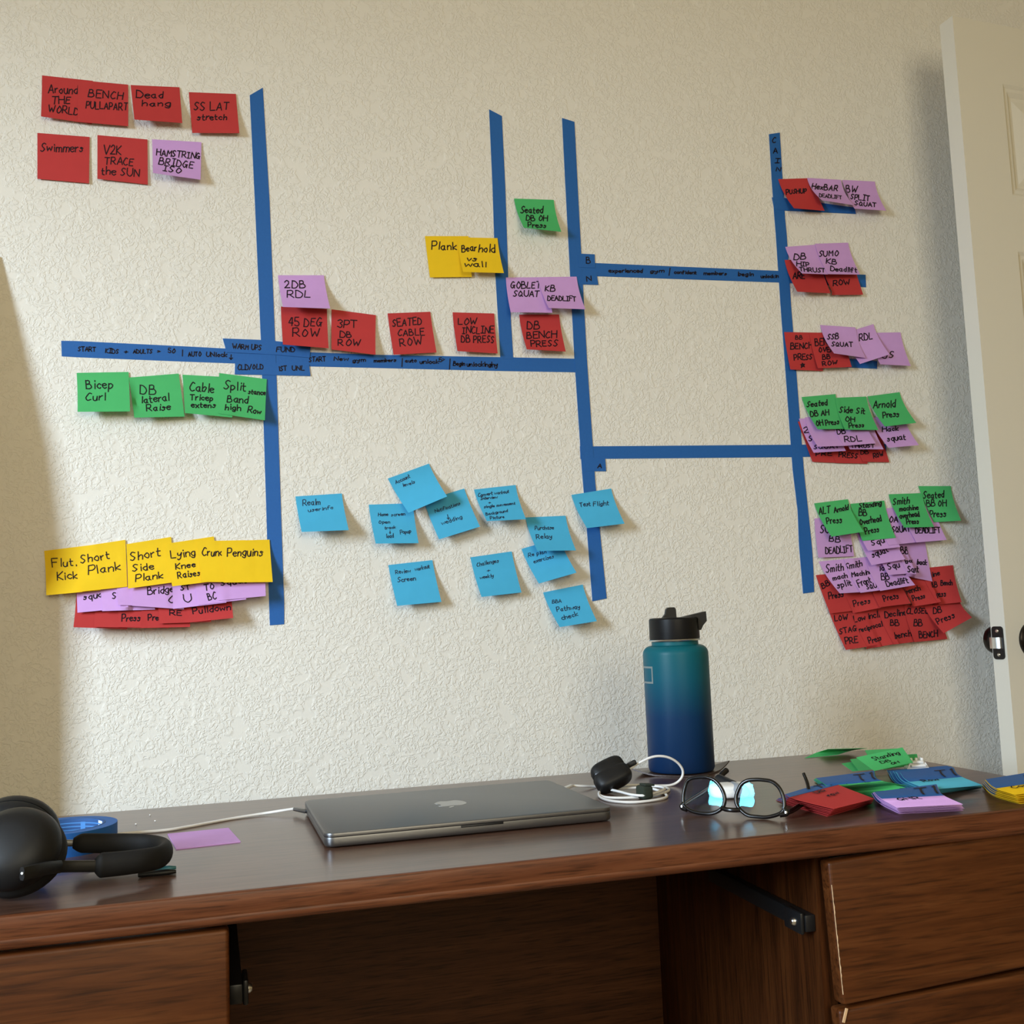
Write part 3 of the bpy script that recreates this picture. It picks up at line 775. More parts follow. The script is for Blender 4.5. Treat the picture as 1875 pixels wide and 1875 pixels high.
N|red|140,1075 230,1073 233,1152 134.4,1148.5|leftmost red note under the yellow row|6|
N|red|175,1075 265,1075 262,1150 172,1148|second red note under the yellow row, no words showing|6|
N|red|215,1072 305,1072 309,1150 216,1148|third red note under the yellow row reading Press|6|
T|Press|222.7,1137.4,256,1136.8,12
N|red|258,1072 348,1070 348,1148 259,1150|fourth red note under the yellow row, Pre showing|6|
T|Press|271,1136,303,1135.6,11
N|red|287,1068 380,1062 386.8,1138.5 291.8,1141.7|fifth red note under the yellow row|6|
T|RE|310.5,1126.7,332,1127.4,9
N|red|331,1065 421,1058 427,1131.5 345,1140|rightmost red note under the yellow row reading Pulldown|6|
T|Pulldown|353.5,1124.6,422,1116.3,11
N|lilac|137,1040 230,1033 235,1113 141.8,1121.9|leftmost lilac note under the yellow row reading Squat|6|
T|squat|152.8,1098.8,195,1091.5,11
N|lilac|180,1035 273,1033 284,1116.2 187,1119|second lilac note under the yellow row, an S showing|6|
T|Sit|206,1097,223,1094,11
N|lilac|210,1030 303,1030 310,1110 216,1108|third lilac note under the yellow row, no words showing|6|
N|lilac|240,1030 333,1035 336.8,1115.6 241.7,1109.2|fourth lilac note under the yellow row reading Bridge|6|
T|Bridge|270,1089,317,1084,13
T|C|308,1103,318.8,1103,12
N|lilac|314,1035 405,1030 414.5,1103.4 317,1115|fifth lilac note under the yellow row|6|
T|ST|330.6,1081.6,348,1079.5,9
T|U|337.5,1103,350.7,1101.7,14
N|lilac|352,1030 441,1022 450.6,1097.6 362,1108|sixth lilac note under the yellow row, BC showing|6|
T|TO|374.3,1081.6,393,1078,11
T|BC|382,1099.7,396,1096,13
N|lilac|395,1020 485,1015 486.6,1091.3 399,1099.7|rightmost lilac note under the yellow row|6|
T|Squat|404.8,1072,452,1067,9
N|yellow|80.8,1008.6 174.8,997 184,1081 84.7,1090|leftmost note of the yellow row reading Flut Kick|6|
T|Flut.|95,1038,139,1035.6,15
T|Kick|104.3,1062.6,141,1058.3,14
N|yellow|140.5,1002 229.5,988.4 233,1074.3 146,1083.5|second note of the yellow row reading Short Plank|6|
T|Short|147.3,1031.3,200,1022.7,15
T|Plank|161.4,1052.2,220.3,1043.6,15
N|yellow|231.3,996.4 313.3,983 320,1066 234.4,1077.7|third note of the yellow row reading Short Side Plank|6|
T|Short|238.7,1026.4,292.6,1017.8,15
T|Side|242.3,1046,281.6,1042.4,13
T|Plank|248,1064.5,298,1058.3,12
N|yellow|300,996.3 391.6,982.2 402,1063 315.4,1073.7|fourth note of the yellow row reading Lying Knee Raises|6|
T|Lying|313.3,1022.7,357,1017,14
T|Knee|321.6,1042.8,357.7,1038,11
T|Raises|325.8,1059.4,366,1053.2,12
N|yellow|359.7,990.8 450,989 459,1066 370,1065.7|fifth note of the yellow row reading Crunch|6|
T|Crunch|370,1017,416,1017.8,14
N|yellow|404.8,990.8 493.5,988 499.4,1065.7 409.7,1066.7|rightmost note of the yellow row reading Penguins|6|
T|Penguins|416,1018.5,480.4,1017.8,15
N|blue|541,909 625.8,903.5 638.6,970.6 552.4,974|leftmost light blue note on the wall|7|
T|Realm|555,925.3,586.6,923.6,10
T|userinfo|565,937,610.5,931.3,6
N|blue|675.3,924 756,921.5 766.6,994.5 688,995.3|light blue note with Home screen, below the tilted blue one|7|
T|Home|693,945,711,944,6
T|screen|717,945,742,943.3,6
T|Open|694,958.6,714.6,957.8,6
T|track|705,969,725,967,5
T|!|713,977,716,977,6
T|load|707.7,985,720.5,984,7
T|Popup|733.4,978,753,975,7
N|blue|776,917 850,894.5 879,964.3 804,987.6|light blue note tucked under the right corner of the tilted topmost one|7|
T|Notifications|798,939,843.6,924,6
T|!|820,952,824,951,9
T|wedding|810,961,847,949,7
N|blue|710.3,876.2 785.4,848.9 818.7,909 747.9,939|topmost light blue note, tilted|7|
T|Account|725.7,886,751.3,874,7
T|levels|739.3,891.2,760.7,884.4,6
N|blue|868,896.3 944.2,888 963.2,950.7 891.6,954.3|light blue note with six small lines of writing|7|
T|Convert workout|877,909,933,902,6
T|Interview|881.6,914.4,911.6,912,5
T|+|896,922,900,922,5
T|single movement|888,930,945,923,5
T|Background|890.7,943.4,930.6,937,5
T|Picture|898,950.7,923.4,948,5
N|blue|955,1005 1024,985 1055.7,1048.6 986.8,1068.5|light blue note mostly showing below the Relay note|7|
T|Re plan|968.7,1019.6,1002,1013,7
T|exercises|979.6,1031.3,1015.8,1021.4,7
N|blue|962.3,947.4 1035.8,944.3 1054.8,1007.8 984,1008.7|light blue note reading Relay on its second line|7|
T|Purchase|981.4,969.7,1015.8,968.8,7
T|Relay|984,986,1012.2,985,8
N|blue|1046.3,906.2 1119.2,894.5 1143.7,958.8 1074.8,967|rightmost light blue note, stuck over the third upright tape|7|
T|Test|1064,928,1083,925.3,8
T|Flight|1088.4,926.2,1116.5,924.4,8
N|blue|861.3,1020.5 937,1009.6 955,1084.8 881.7,1093|light blue note in the lower row reading Challenges|7|
T|Challenges|874.4,1037.7,913.4,1029.5,7
T|+|893,1048,898,1047,6
T|weekly|880,1060.4,904.3,1056.7,6
N|blue|711.2,1034.6 791.7,1025.5 808.4,1102 727.4,1109.3|lower left light blue note reading Review workout screen|7|
T|Review|725,1051,752,1048,7
T|workout|760.7,1045.7,787,1039.7,7
T|Screen|729,1066,761.5,1062.7,8
N|blue|994.6,1084.8 1067,1070.3 1092.9,1137.4 1024.9,1148.3|lowest light blue note, left of the third tape's bottom end|7|
T|BBA|1013,1104.8,1029.4,1103,6
T|Pathway|1022,1120.2,1064,1114,8
T|check|1030,1135.6,1059.3,1127.5,8
'''
GRP = {'1': 'upper left notes', '2': 'green notes at left under the tape', '3': 'middle notes', '4': 'notes along the rightmost tape', '5': 'lowest right cluster of notes', '6': 'yellow row and notes under it', '7': 'light blue notes'}
NR = 14
notes = []
def lift_for(top, px, L=0.0735):
    best = None
    for k in range(2, 46):
        h = k * 0.001; d = abs((wall(*px, h) - top).length - L * (1 - 0.35 * (h / 0.075) ** 2))
        if best is None or d < best[0] - 1e-5: best = (d, h)
    return min(max(best[1], 0.004), 0.034)
def make_note(color, Q, label, grp, lines):
    px = [Vector(q) for q in Q]
    TL, TR = wall(*Q[0], 0.002), wall(*Q[1], 0.002)
    hl, hr = lift_for(TL, Q[3]), lift_for(TR, Q[2])
    if abs(hl - hr) > 0.014:
        m = (hl + hr) / 2; hl = m + 0.007 * (1 if hl > hr else -1); hr = 2 * m - hl
    lf = [0.0022, 0.0022, hr, hl]                      # depth of TL, TR, BR, BL in front of the wall
    under = [n for n in notes if n['g'] == grp]
    for rnd_ in range(3):
        W4 = [Vector((p.x, p.z)) for p in (wall(*q, l) for q, l in zip(Q, lf))]
        G = []
        for i in range(NR + 1):
            t = i / NR; row = []
            prof = max(0.0, (t - 0.12) / 0.88) ** 1.55
            for j in range(NR + 1):
                s = j / NR
                xz = W4[0] * ((1 - s) * (1 - t)) + W4[1] * (s * (1 - t)) + W4[2] * (s * t) + W4[3] * ((1 - s) * t)
                d0 = lf[0] * (1 - s) + lf[1] * s
                d = d0 + (lf[3] * (1 - s) + lf[2] * s - d0) * prof
                for n in under:
                    bb = n['bb']
                    if not (bb[0] - .004 < xz.x < bb[1] + .004 and bb[2] - .004 < xz.y < bb[3] + .004): continue
                    a, b = inv_bilinear(xz, n['W4'])
                    if -0.05 <= a <= 1.05 and -0.05 <= b <= 1.05: d = max(d, -grid_at(n['G'], a, b).y + 0.0011)
                row.append(Vector((xz.x, -d, xz.y)))
            G.append(row)
        new = [-G[0][0].y, -G[0][NR].y, -G[NR][NR].y, -G[NR][0].y]
        if max(abs(a - b) for a, b in zip(new, lf)) < 0.0008: break
        lf = [min(a, 0.055) for a in new]
    # soften kinks where the sheet rides over the ones below
    for _ in range(2):
        for i in range(1, NR):
            for j in range(NR + 1):
                m = (G[i - 1][j].y + G[i + 1][j].y) / 2
                if m < G[i][j].y: G[i][j].y = m
    v, f = sheet(G, (0, 0.0003, 0))
    o = mk('sticky_note', v, f, M[color], None, True)
    props(o, label, 'sticky note', GRP[grp])
    if lines:
        mb = MB(); rnd = random.Random(label)
        w = 1.35 if color == 'blue' else 1.95
        def place(p):
            a, b = inv_bilinear(p, px); q = grid_at(G, a, b); return Vector((q.x, q.y - 0.0004, q.z))
        for s, x0, y0, x1, y1, h in lines:
            for P in text_strokes(s, x0, y0, x1, y1, h, rnd): ribbon(mb, P, w * (0.85 if h < 8 else 1.0), place)
        mb.build('handwriting', M['blueink'] if color == 'blue' else M['ink'], o, False)
    notes.append(dict(g=grp, G=G, W4=W4, bb=(min(p.x for p in W4), max(p.x for p in W4), min(p.y for p in W4), max(p.y for p in W4))))
cur = None
def flush():
    if cur: make_note(*cur)
for ln in DATA.strip().split('\n'):
    if ln[0] == 'N':
        flush(); _, col, q, lab, g, _e = ln.split('|')
        cur = (col, [tuple(float(a) for a in p.split(',')) for p in q.split()], lab, g, [])
    else:
        _, s, c = ln.split('|', 2); cur[4].append((s, *[float(a) for a in c.split(',')]))
flush()

# ------------------------------------------------------------------ desk
XL, XR, YB, YF = -0.376, 0.9605, -0.247, -0.742
TT = 0.0272
dk = empty('desk', ((XL + XR) / 2, (YB + YF) / 2, 0.0), 'walnut veneer pedestal desk standing in front of the textured wall', 'desk')
# top: laminate surface with a rounded, grooved front moulding
mb = MB(); prof = [(YB, DZ), (YF + 0.006, DZ), (YF + 0.006, DZ - TT), (YB, DZ - TT)]
def extr(prof, x0, x1):
    n = len(prof); v = [(x0, y, z) for y, z in prof] + [(x1, y, z) for y, z in prof]
    return v, [tuple(range(n)), tuple(range(2 * n - 1, n - 1, -1))] + [(i, (i + 1) % n, n + (i + 1) % n, n + i) for i in range(n)]
topo = mb.add(*extr(prof, XL, XR)).build('desktop', M['top'], dk, smooth=False)
fp = [(YF + 0.006, DZ), (YF + 0.0022, DZ), (YF + 0.0006, DZ - 0.0009), (YF, DZ - 0.0025), (YF, DZ - 0.0165), (YF + 0.0006, DZ - 0.0185), (YF - 0.0002, DZ - 0.0200), (YF + 0.0004, DZ - 0.0235), (YF + 0.002, DZ - 0.0262), (YF + 0.0045, DZ - TT), (YF + 0.006, DZ - TT)]
MB().add(*extr(fp, XL, XR)).build('front_moulding', M['edge'], dk)
ZU = DZ - TT
sx = at_y(1496, 1575, YF + 0.025).x          # inner face of right pedestal
lx = at_y(419.5, 1760, YF + 0.02).x          # right side of left pedestal
TH = 0.0165
# pedestals
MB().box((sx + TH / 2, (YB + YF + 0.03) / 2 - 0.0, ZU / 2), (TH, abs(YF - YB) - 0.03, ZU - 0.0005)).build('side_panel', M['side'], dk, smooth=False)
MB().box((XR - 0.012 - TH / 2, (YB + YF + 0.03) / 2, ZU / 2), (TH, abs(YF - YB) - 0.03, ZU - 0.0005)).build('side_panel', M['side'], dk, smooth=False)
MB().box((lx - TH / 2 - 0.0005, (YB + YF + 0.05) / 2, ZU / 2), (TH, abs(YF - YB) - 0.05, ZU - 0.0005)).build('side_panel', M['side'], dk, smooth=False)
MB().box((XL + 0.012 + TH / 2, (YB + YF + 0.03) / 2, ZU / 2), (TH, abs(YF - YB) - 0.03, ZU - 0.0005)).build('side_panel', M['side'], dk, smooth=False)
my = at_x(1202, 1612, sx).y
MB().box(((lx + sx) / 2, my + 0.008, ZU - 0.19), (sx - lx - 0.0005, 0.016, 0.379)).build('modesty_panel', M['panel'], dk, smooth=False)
# black sheets stand in for the shade inside both pedestals, behind the drawers
MB().box(((sx + XR) / 2 - 0.003, YF + 0.06, ZU / 2), (XR - sx - 0.05, 0.01, ZU - 0.01)).build('inside_shade', M['blackmetal'], dk, smooth=False)
MB().box(((XL + lx) / 2 + 0.004, YF + 0.06, ZU / 2), (lx - XL - 0.05, 0.01, ZU - 0.01)).build('inside_shade', M['blackmetal'], dk, smooth=False)
def drawer(cx, cz, w, h, yfr, roll=0.0, worn=False, pull=True):
    R = Matrix.Rotation(roll, 3, 'Y')
    c = Vector((cx, yfr + 0.009, cz))
    o = MB().box(c, (w, 0.018, h), R, bev=0.0035, seg=3).build('drawer_front', M['front'], dk)
    if worn:
        mbw = MB(); rr = random.Random(5)
        L1 = []; R1_ = []
        for k in range(41):
            z = h * (0.34 - 0.76 * k / 40); wd_ = (0.00025 + 0.00065 * rr.random() ** 2) * (1.0 if 6 < k < 34 else 0.5)
            L1.append(c + R @ Vector((-w / 2 + 0.0009, -0.0088, z))); R1_.append(c + R @ Vector((-w / 2 + 0.0009 + wd_, -0.00915, z)))
        for k in range(40): mbw.prism([L1[k], R1_[k], R1_[k + 1], L1[k + 1]], R @ Vector((0, 0.0006, 0)))
        mbw.build('worn_edge', M['rawedge'], o, smooth=False)
    # recessed finger rail / bar handle below the edge of the picture
    return o
# right pedestal drawer fronts (top one sags a little)
yfr = YF + 0.006
tl = at_y(1517, 1579, yfr); bl = at_y(1544.5, 1843, yfr)
w1 = XR - 0.014 - tl.x; h1 = (tl - bl).length
roll = math.atan2(bl.x - tl.x, tl.z - bl.z)
Rm = Matrix.Rotation(-roll, 3, 'Y')
# rotate about the top-left corner
cc = tl + Rm @ Vector((w1 / 2, 0, -h1 / 2))
d1 = drawer(cc.x, cc.z, w1, h1, yfr, -roll, True)
tl2 = at_y(1537, 1851, yfr)
h2 = 0.235
cc2 = tl2 + Matrix.Rotation(-roll * 0.8, 3, 'Y') @ Vector((w1 / 2, 0, -h2 / 2))
d2 = drawer(cc2.x, cc2.z, w1, h2, yfr, -roll * 0.8)
c_ = tl2 + Vector((0.0058, -0.0004, -0.0050))
MB().box(c_, (0.0032, 0.0012, 0.014), Matrix.Rotation(0.35, 3, 'Y'), bev=0.0004).build('worn_edge', M['rawedge'], d2, smooth=False)
MB().box((tl2.x + 0.13, yfr + 0.010, tl2.z + 0.0), (0.09, 0.004, 0.006), Matrix.Rotation(-roll, 3, 'Y')).build('drawer_slide_lip', M['alu'], dk, smooth=False)
h3 = tl2.z - h2 - 0.006 - 0.03
drawer(tl2.x + w1 / 2 - 0.004, 0.03 + h3 / 2, w1, h3, yfr)
# left pedestal drawers
wl = lx - XL - 0.012
zt = at_y(419, 1701, yfr).z
drawer(lx - wl / 2, zt - 0.11, wl, 0.22, yfr)
drawer(lx - wl / 2, (zt - 0.226 + 0.03) / 2, wl, zt - 0.226 - 0.03, yfr)
# black slide rail on the inner side of the right pedestal, and its twin on the left
def rail(xf, sgn, y0, y1, z0, z1):
    a = Vector((xf, y0, z0)); b = Vector((xf, y1, z1)); d = (b - a).normalized(); n = Vector((sgn, 0, 0)); u = d.cross(n).normalized()
    if u.z < 0: u = -u
    R = Matrix((n, d, u)).transposed()
    L = (b - a).length
    o = MB().box((a + b) / 2 + n * 0.006, (0.0118, L, 0.017), R, bev=0.0015).build('slide_rail', M['blackmetal'], dk)
    MB().box(a + d * 0.018 + n * 0.0145, (0.005, 0.034, 0.022), R, bev=0.002).build('end_bracket', M['blackmetal'], o)
    MB().lathe([(0, 0.0035), (0.0025, 0.0035), (0.0042, 0.0016), (0.0044, 0)], a + d * 0.014 + n * 0.017, n, 20).build('screw', M['steel'], o)
ra = at_x(1494, 1690, sx); rb = at_x(1312, 1598, sx)
rail(sx, -1, ra.y, rb.y, ra.z, rb.z)
lz = at_y(428, 1822, YF + 0.05)
rail(lx, 1, YF + 0.05, YB - 0.06, lz.z, lz.z + (rb.z - ra.z) * 0.5)

# ------------------------------------------------------------------ laptop
LW, LD, LH = 0.310, 0.2238, 0.0152
lo = Vector((0.0951, -0.380, DZ)); la = 0.0046
LRt = Matrix.Rotation(la, 3, 'Z')
def lp(x, y, z): return lo + LRt @ Vector((x, y, z))
lap = empty('laptop', lp(LW / 2, -LD / 2, 0), 'closed dark grey laptop lying on the middle of the desk', 'laptop')
def rounded_slab(z0, z1, inset, r, bot=0.0, topr=0.0012, seg=7, grow=0.0):
    rings = [(z0, inset + bot), (z0 + bot * 0.35, inset + bot * 0.3), (z0 + bot, inset), (z1 - topr, inset), (z1 - topr * 0.3, inset + topr * 0.3), (z1, inset + topr)]
    v = []; f = []; n = 0
    for z, ins in rings:
        ring = []
        for (cx, cy, a0) in ((LW - r, -r, 0), (r, -r, 90), (r, -LD + r, 180), (LW - r, -LD + r, 270)):
            for k in range(seg + 1):
                a = math.radians(a0 + 90 * k / seg); rr = r - ins
                ring.append(lp(cx + rr * math.cos(a), cy + rr * math.sin(a), z))
        n = len(ring); v += ring
    for i in range(len(rings) - 1):
        for k in range(n): f.append((i * n + k, i * n + (k + 1) % n, (i + 1) * n + (k + 1) % n, (i + 1) * n + k))
    f.append(tuple(range(n))[::-1]); f.append(tuple(range((len(rings) - 1) * n, len(rings) * n)))
    return v, f
mb = MB(); mb.add(*rounded_slab(0.0010, 0.0110, 0.0, 0.0105, bot=0.0032, topr=0.0004)); base = mb.build('base', M['alu'], lap)
mb = MB(); mb.add(*rounded_slab(0.0113, LH, 0.0, 0.0105, bot=0.0003, topr=0.0011)); lid = mb.build('lid', M['alu'], lap)
# finger notch in the front edge
n0, n1 = LW * 0.452, LW * 0.60
MB().box(lp((n0 + n1) / 2, -LD - 0.0001, 0.00985), (n1 - n0, 0.0012, 0.0022), LRt, bev=0.0005).build('finger_notch', M['blackmetal'], base)
for x in (0.03, LW - 0.03):
    for y in (-0.03, -LD + 0.03): MB().lathe([(0, 0), (0.006, 0), (0.007, 0.0009), (0.007, 0.0014), (0, 0.0014)], lp(x, y, 0), (0, 0, 1), 18).build('rubber_foot', M['blackrubber'], base)
# fruit emblem on the lid, leaf towards the front edge
ap = [(0.0, 0.60), (0.18, 0.66), (0.40, 0.70), (0.62, 0.62), (0.74, 0.50), (0.60, 0.36), (0.54, 0.16), (0.58, -0.06), (0.78, -0.26), (0.70, -0.50), (0.54, -0.74), (0.36, -0.86), (0.18, -0.80), (0.0, -0.76), (-0.18, -0.80), (-0.38, -0.86), (-0.58, -0.70), (-0.74, -0.38), (-0.80, -0.02), (-0.76, 0.30), (-0.60, 0.56), (-0.40, 0.68), (-0.18, 0.66)]
lc = (LW / 2, -LD / 2)
S = 0.0225
def emb(poly): 
    P = spline([(a, b, 0) for a, b in poly], 3, closed=True)
    return [lp(lc[0] - p.x * S, lc[1] - p.y * S, LH + 0.00005) for p in P]
mb = MB(); mb.prism(emb(ap), (0, 0, 0.0001)); mb.prism(emb([(0.02, 0.76), (0.04, 0.96), (0.20, 1.14), (0.32, 1.18), (0.30, 0.98), (0.18, 0.82)]), (0, 0, 0.0001))
mb.build('logo', M['logo'], lid, smooth=False)

# ------------------------------------------------------------------ cables
def dpts(lst): return [desk(x, y, h) for x, y, h in lst]
R1 = 0.00165
c1 = dpts([(60, 1548, .0017), (150, 1538, .0017), (213, 1527.5, .0017), (300, 1520.5, .0017), (345, 1513.5, .0017), (385, 1506, .0017), (430, 1498, .0017), (480, 1490, .0025), (515, 1484.5, .005), (538, 1481, .0062)])
pc = empty('power_cable', c1[3], 'white cable running from behind the tape roll to the left side of the laptop', 'cable')
MB().tube(spline(c1, 8), R1, 10).build('cable', M['cable'], pc)
pe = lp(-0.0002, -0.031, 0.0068); p0 = c1[-1]; dr = (pe - p0).normalized()
MB().box(p0.lerp(pe, 0.52), (0.0052, (pe - p0).length * 0.92, 0.0042), dr.to_track_quat('Y', 'Z').to_matrix(), bev=0.0012).build('connector', M['alu'], pc)

y0c = desk(1160, 1455).y
coil = dpts([(1047, 1438.5, .006), (1070, 1439.5, .004), (1092, 1440, .0018), (1130, 1438.5, .0018), (1160, 1437.5, .0018), (1190, 1438.5, .0018), (1215, 1441, .0018), (1225, 1446, .0018), (1214, 1452, .002), (1180, 1458.5, .002), (1140, 1461, .002), (1108, 1459.5, .002),
             (1097, 1453, .002), (1112, 1446.5, .002), (1150, 1443, .004), (1180, 1442, .0045), (1200, 1445.5, .004), (1212, 1451, .0018), (1221, 1456.5, .0018), (1216, 1461.5, .0018), (1190, 1466.3, .0018), (1155, 1469, .0018), (1120, 1466.6, .0018), (1100, 1460, .002), (1098, 1450, .0035),
             (1115, 1446, .0055), (1136, 1450, .0055), (1156, 1455, .0055), (1180, 1456.5, .0055), (1204, 1450.5, .0058), (1217, 1444.5, .006), (1208, 1440.5, .006), (1185, 1438.5, .006)])
yl = desk(1238, 1439).y
loop = [at_y(1205, 1438.5, yl), at_y(1226, 1438, yl), at_y(1240, 1432.5, yl), at_y(1249, 1422, yl - .002), at_y(1249.5, 1409, yl - .004), at_y(1240, 1396, yl - .006), at_y(1224, 1387, yl - .008), at_y(1206, 1384.5, yl - .008), at_y(1190, 1387.5, yl - .007), at_y(1174, 1395, yl - .004), at_y(1161, 1402, yl), at_y(1148, 1409, yl + .003)]
path = spline(coil + loop, 8)
cc_ = empty('charging_cable', desk(1160, 1455), 'white cable coiled beside the laptop and looping up into the black case', 'cable')
MB().tube(path, 0.00160, 10).build('cable', M['cable'], cc_)
u0 = lp(LW + 0.0004, -0.040, 0.0065); u1 = coil[0]
dr = (u1 - u0).normalized()
MB().box(u0.lerp(u1, 0.5), (0.0062, (u1 - u0).length, 0.0038), dr.to_track_quat('Y', 'Z').to_matrix(), bev=0.0012).build('connector', M['whiteplastic'], cc_)
pl0 = loop[-2]; pl1 = loop[-1]; dr = (pl1 - pl0).normalized()
MB().box(pl0.lerp(pl1, 0.6), (0.0065, 0.013, 0.0048), dr.to_track_quat('Y', 'Z').to_matrix(), bev=0.0015).build('connector', M['whiteplastic'], cc_)
# velcro tie round the coil
vt = desk(1180, 1450, 0.0082)
mb = MB(); mb.box(vt, (0.0150, 0.019, 0.0160), Matrix.Rotation(0.15, 3, 'Z'), bev=0.0035, seg=3)
vl = mb.build('cable_tie', M['velcro'], cc_)
MB().box(vt + Vector((0.003, -0.002, 0.0088)), (0.0135, 0.014, 0.0022), Matrix.Rotation(0.15, 3, 'Z') @ Matrix.Rotation(0.1, 3, 'Y'), bev=0.0008).build('tie_flap', M['velcro'], vl)

# ------------------------------------------------------------------ black earbud case
def superell(c, R, sx_, sy_, sz_, e=0.5, nu=28, nv=18):
    v = []; f = []
    def pw(a, p): return math.copysign(abs(a) ** p, a)
    for i in range(nv + 1):
        ph = -math.pi / 2 + math.pi * i / nv
        for j in range(nu):
            th = 2 * math.pi * j / nu
            v.append(Vector(c) + R @ Vector((sx_ * pw(math.cos(ph), e) * pw(math.cos(th), e), sy_ * pw(math.cos(ph), e) * pw(math.sin(th), e), sz_ * pw(math.sin(ph), e))))
    for i in range(nv):
        for j in range(nu): f.append((i * nu + j, i * nu + (j + 1) % nu, (i + 1) * nu + (j + 1) % nu, (i + 1) * nu + j))
    return v, f
ec = at_y(1120, 1430, desk(1120, 1452).y)
ax = (at_y(1148, 1417, ec.y) - at_y(1092, 1445, ec.y)).normalized()       # long axis
vw = (CAM - ec).normalized()
nz_ = (vw * 0.80 + Vector((0, 0, 0.60))); nz_ = (nz_ - ax * nz_.dot(ax)).normalized(); ny_ = nz_.cross(ax).normalized()
ER = Matrix((ax, ny_, nz_)).transposed()
case = empty('earbud_case', desk(1120, 1455), 'black rubber earbud case propped on the white cable coil', 'earbud case')
MB().add(*superell(ec - ny_ * 0.004 - Vector((0, 0, .001)), ER, 0.0245, 0.0135, 0.0130, 0.62)).build('case_body', M['blackrubber'], case)
MB().add(*superell(ec + ny_ * 0.010 + ax * 0.0006 - nz_ * 0.001, ER, 0.0226, 0.0115, 0.0122, 0.62)).build('case_lid', M['blackrubber'], case)
ring = [ec + ny_ * 0.0035 - ax * 0.0195 + (ER @ Vector((-0.0042 * math.cos(a), 0.0, 0.0128 * math.sin(a)))) for a in [math.pi * (k / 12 - 0.5) for k in range(13)]]
MB().tube(ring, 0.0004, 6).build('seam', M['alu'], case)
lp1 = loop[-1]
MB().box(at_y(1155, 1410.5, lp1.y - 0.004), (0.0165, 0.008, 0.0062), dr.to_track_quat('X', 'Z').to_matrix(), bev=0.002).build('strap_tab', M['blackrubber'], case)

# ------------------------------------------------------------------ bottle on its coaster
bc = Vector((0.6235, -0.3115, 0.0))
cp = [desk(1162, 1408, .008), desk(1243, 1434, .0018), desk(1334, 1412, .009)]
hw = 0.052
cs = empty('coaster', (bc.x, bc.y, DZ), 'thin dark square coaster with curled up corners under the bottle', 'coaster')
G = []
for i in range(13):
    row = []
    for j in range(13):
        a = (i / 12 - .5) * 2; b = (j / 12 - .5) * 2
        x = (a - b) * hw * 0.72; y = (a + b) * hw * 0.60
        k = abs(a - b) / 2; h = 0.0022 + 0.0085 * max(0, (k - 0.62) / 0.38) ** 1.5
        row.append(Vector((bc.x + x, bc.y + y, DZ + h)))
    G.append(row)
v, f = sheet(G, (0, 0, -0.0018)); mk('leather_square', v, f, M['coaster'], cs)
zb = DZ + 0.0024
bt = empty('water_bottle', (bc.x, bc.y, zb), 'teal to navy metal water bottle with black straw lid standing on the desk', 'bottle')
def zpx(y): return at_y(1240, y, bc.y).z
BR_ = 0.0462
zs = zpx(1197); zn = zpx(1177)
prof = [(0, zb), (BR_ * 0.90, zb), (BR_ * 0.97, zb + 0.0015), (BR_, zb + 0.005), (BR_, zs)]
for k in range(1, 9):
    a = math.pi / 2 * k / 8; prof.append((BR_ - 0.0125 + 0.0125 * math.cos(a), zs + 0.0125 * math.sin(a)))
prof += [(0.0330, zs + 0.0128), (0.0328, zn + 0.0035), (0, zn + 0.0035)]
body = MB().lathe([(r, z) for r, z in prof], (bc.x, bc.y, 0), n=64).build('body', M['bottle'], bt)
zc0 = zpx(1170); 
MB().lathe([(0, zn + .003), (0.0362, zn + 0.003), (0.0368, zn + 0.0045), (0.0362, zc0), (0, zc0)], (bc.x, bc.y, 0), n=56).build('steel_ring', M['steel'], bt)
zc1 = zpx(1131)
capo = MB().lathe([(0, zc0 + .0002), (0.0352, zc0 + .0002), (0.0356, zc0 + 0.002), (0.0352, zc1 - 0.002), (0.0335, zc1), (0.028, zc1 + 0.0006), (0, zc1 + 0.0006)], (bc.x, bc.y, 0), n=56).build('lid', M['cup'], bt)
# carrying spout that juts out at the right, and the folded straw on top
dirx = RX.copy(); dirx.z = 0; dirx.normalize(); dny = Vector((-dirx.y, dirx.x, 0))
def bq(u, z, w): return Vector((bc.x, bc.y, 0)) + dirx * u + dny * w + Vector((0, 0, z))
sp = [(0.010, zc1 + 0.0005), (0.0445, zc1 + 0.0075), (0.0449, zc1 - 0.006), (0.0395, zc1 - 0.0120), (0.0362, zc1 - 0.0185), (0.0335, zc1 - 0.0185), (0.018, zc1 - 0.004)]
MB().prism([bq(u, z, -0.013) for u, z in sp], dny * 0.026).build('carry_tab', M['cup'], capo, smooth=False)
st = [(-0.0165, zc1 + 0.0005), (-0.0120, zc1 + 0.0055), (-0.0105, zc1 + 0.0125), (-0.0075, zc1 + 0.0150), (0.0010, zc1 + 0.0150), (0.0030, zc1 + 0.0120), (0.0034, zc1 + 0.0005)]
MB().prism([bq(u, z, -0.007) for u, z in st], dny * 0.014).build('straw', M['cup'], capo)
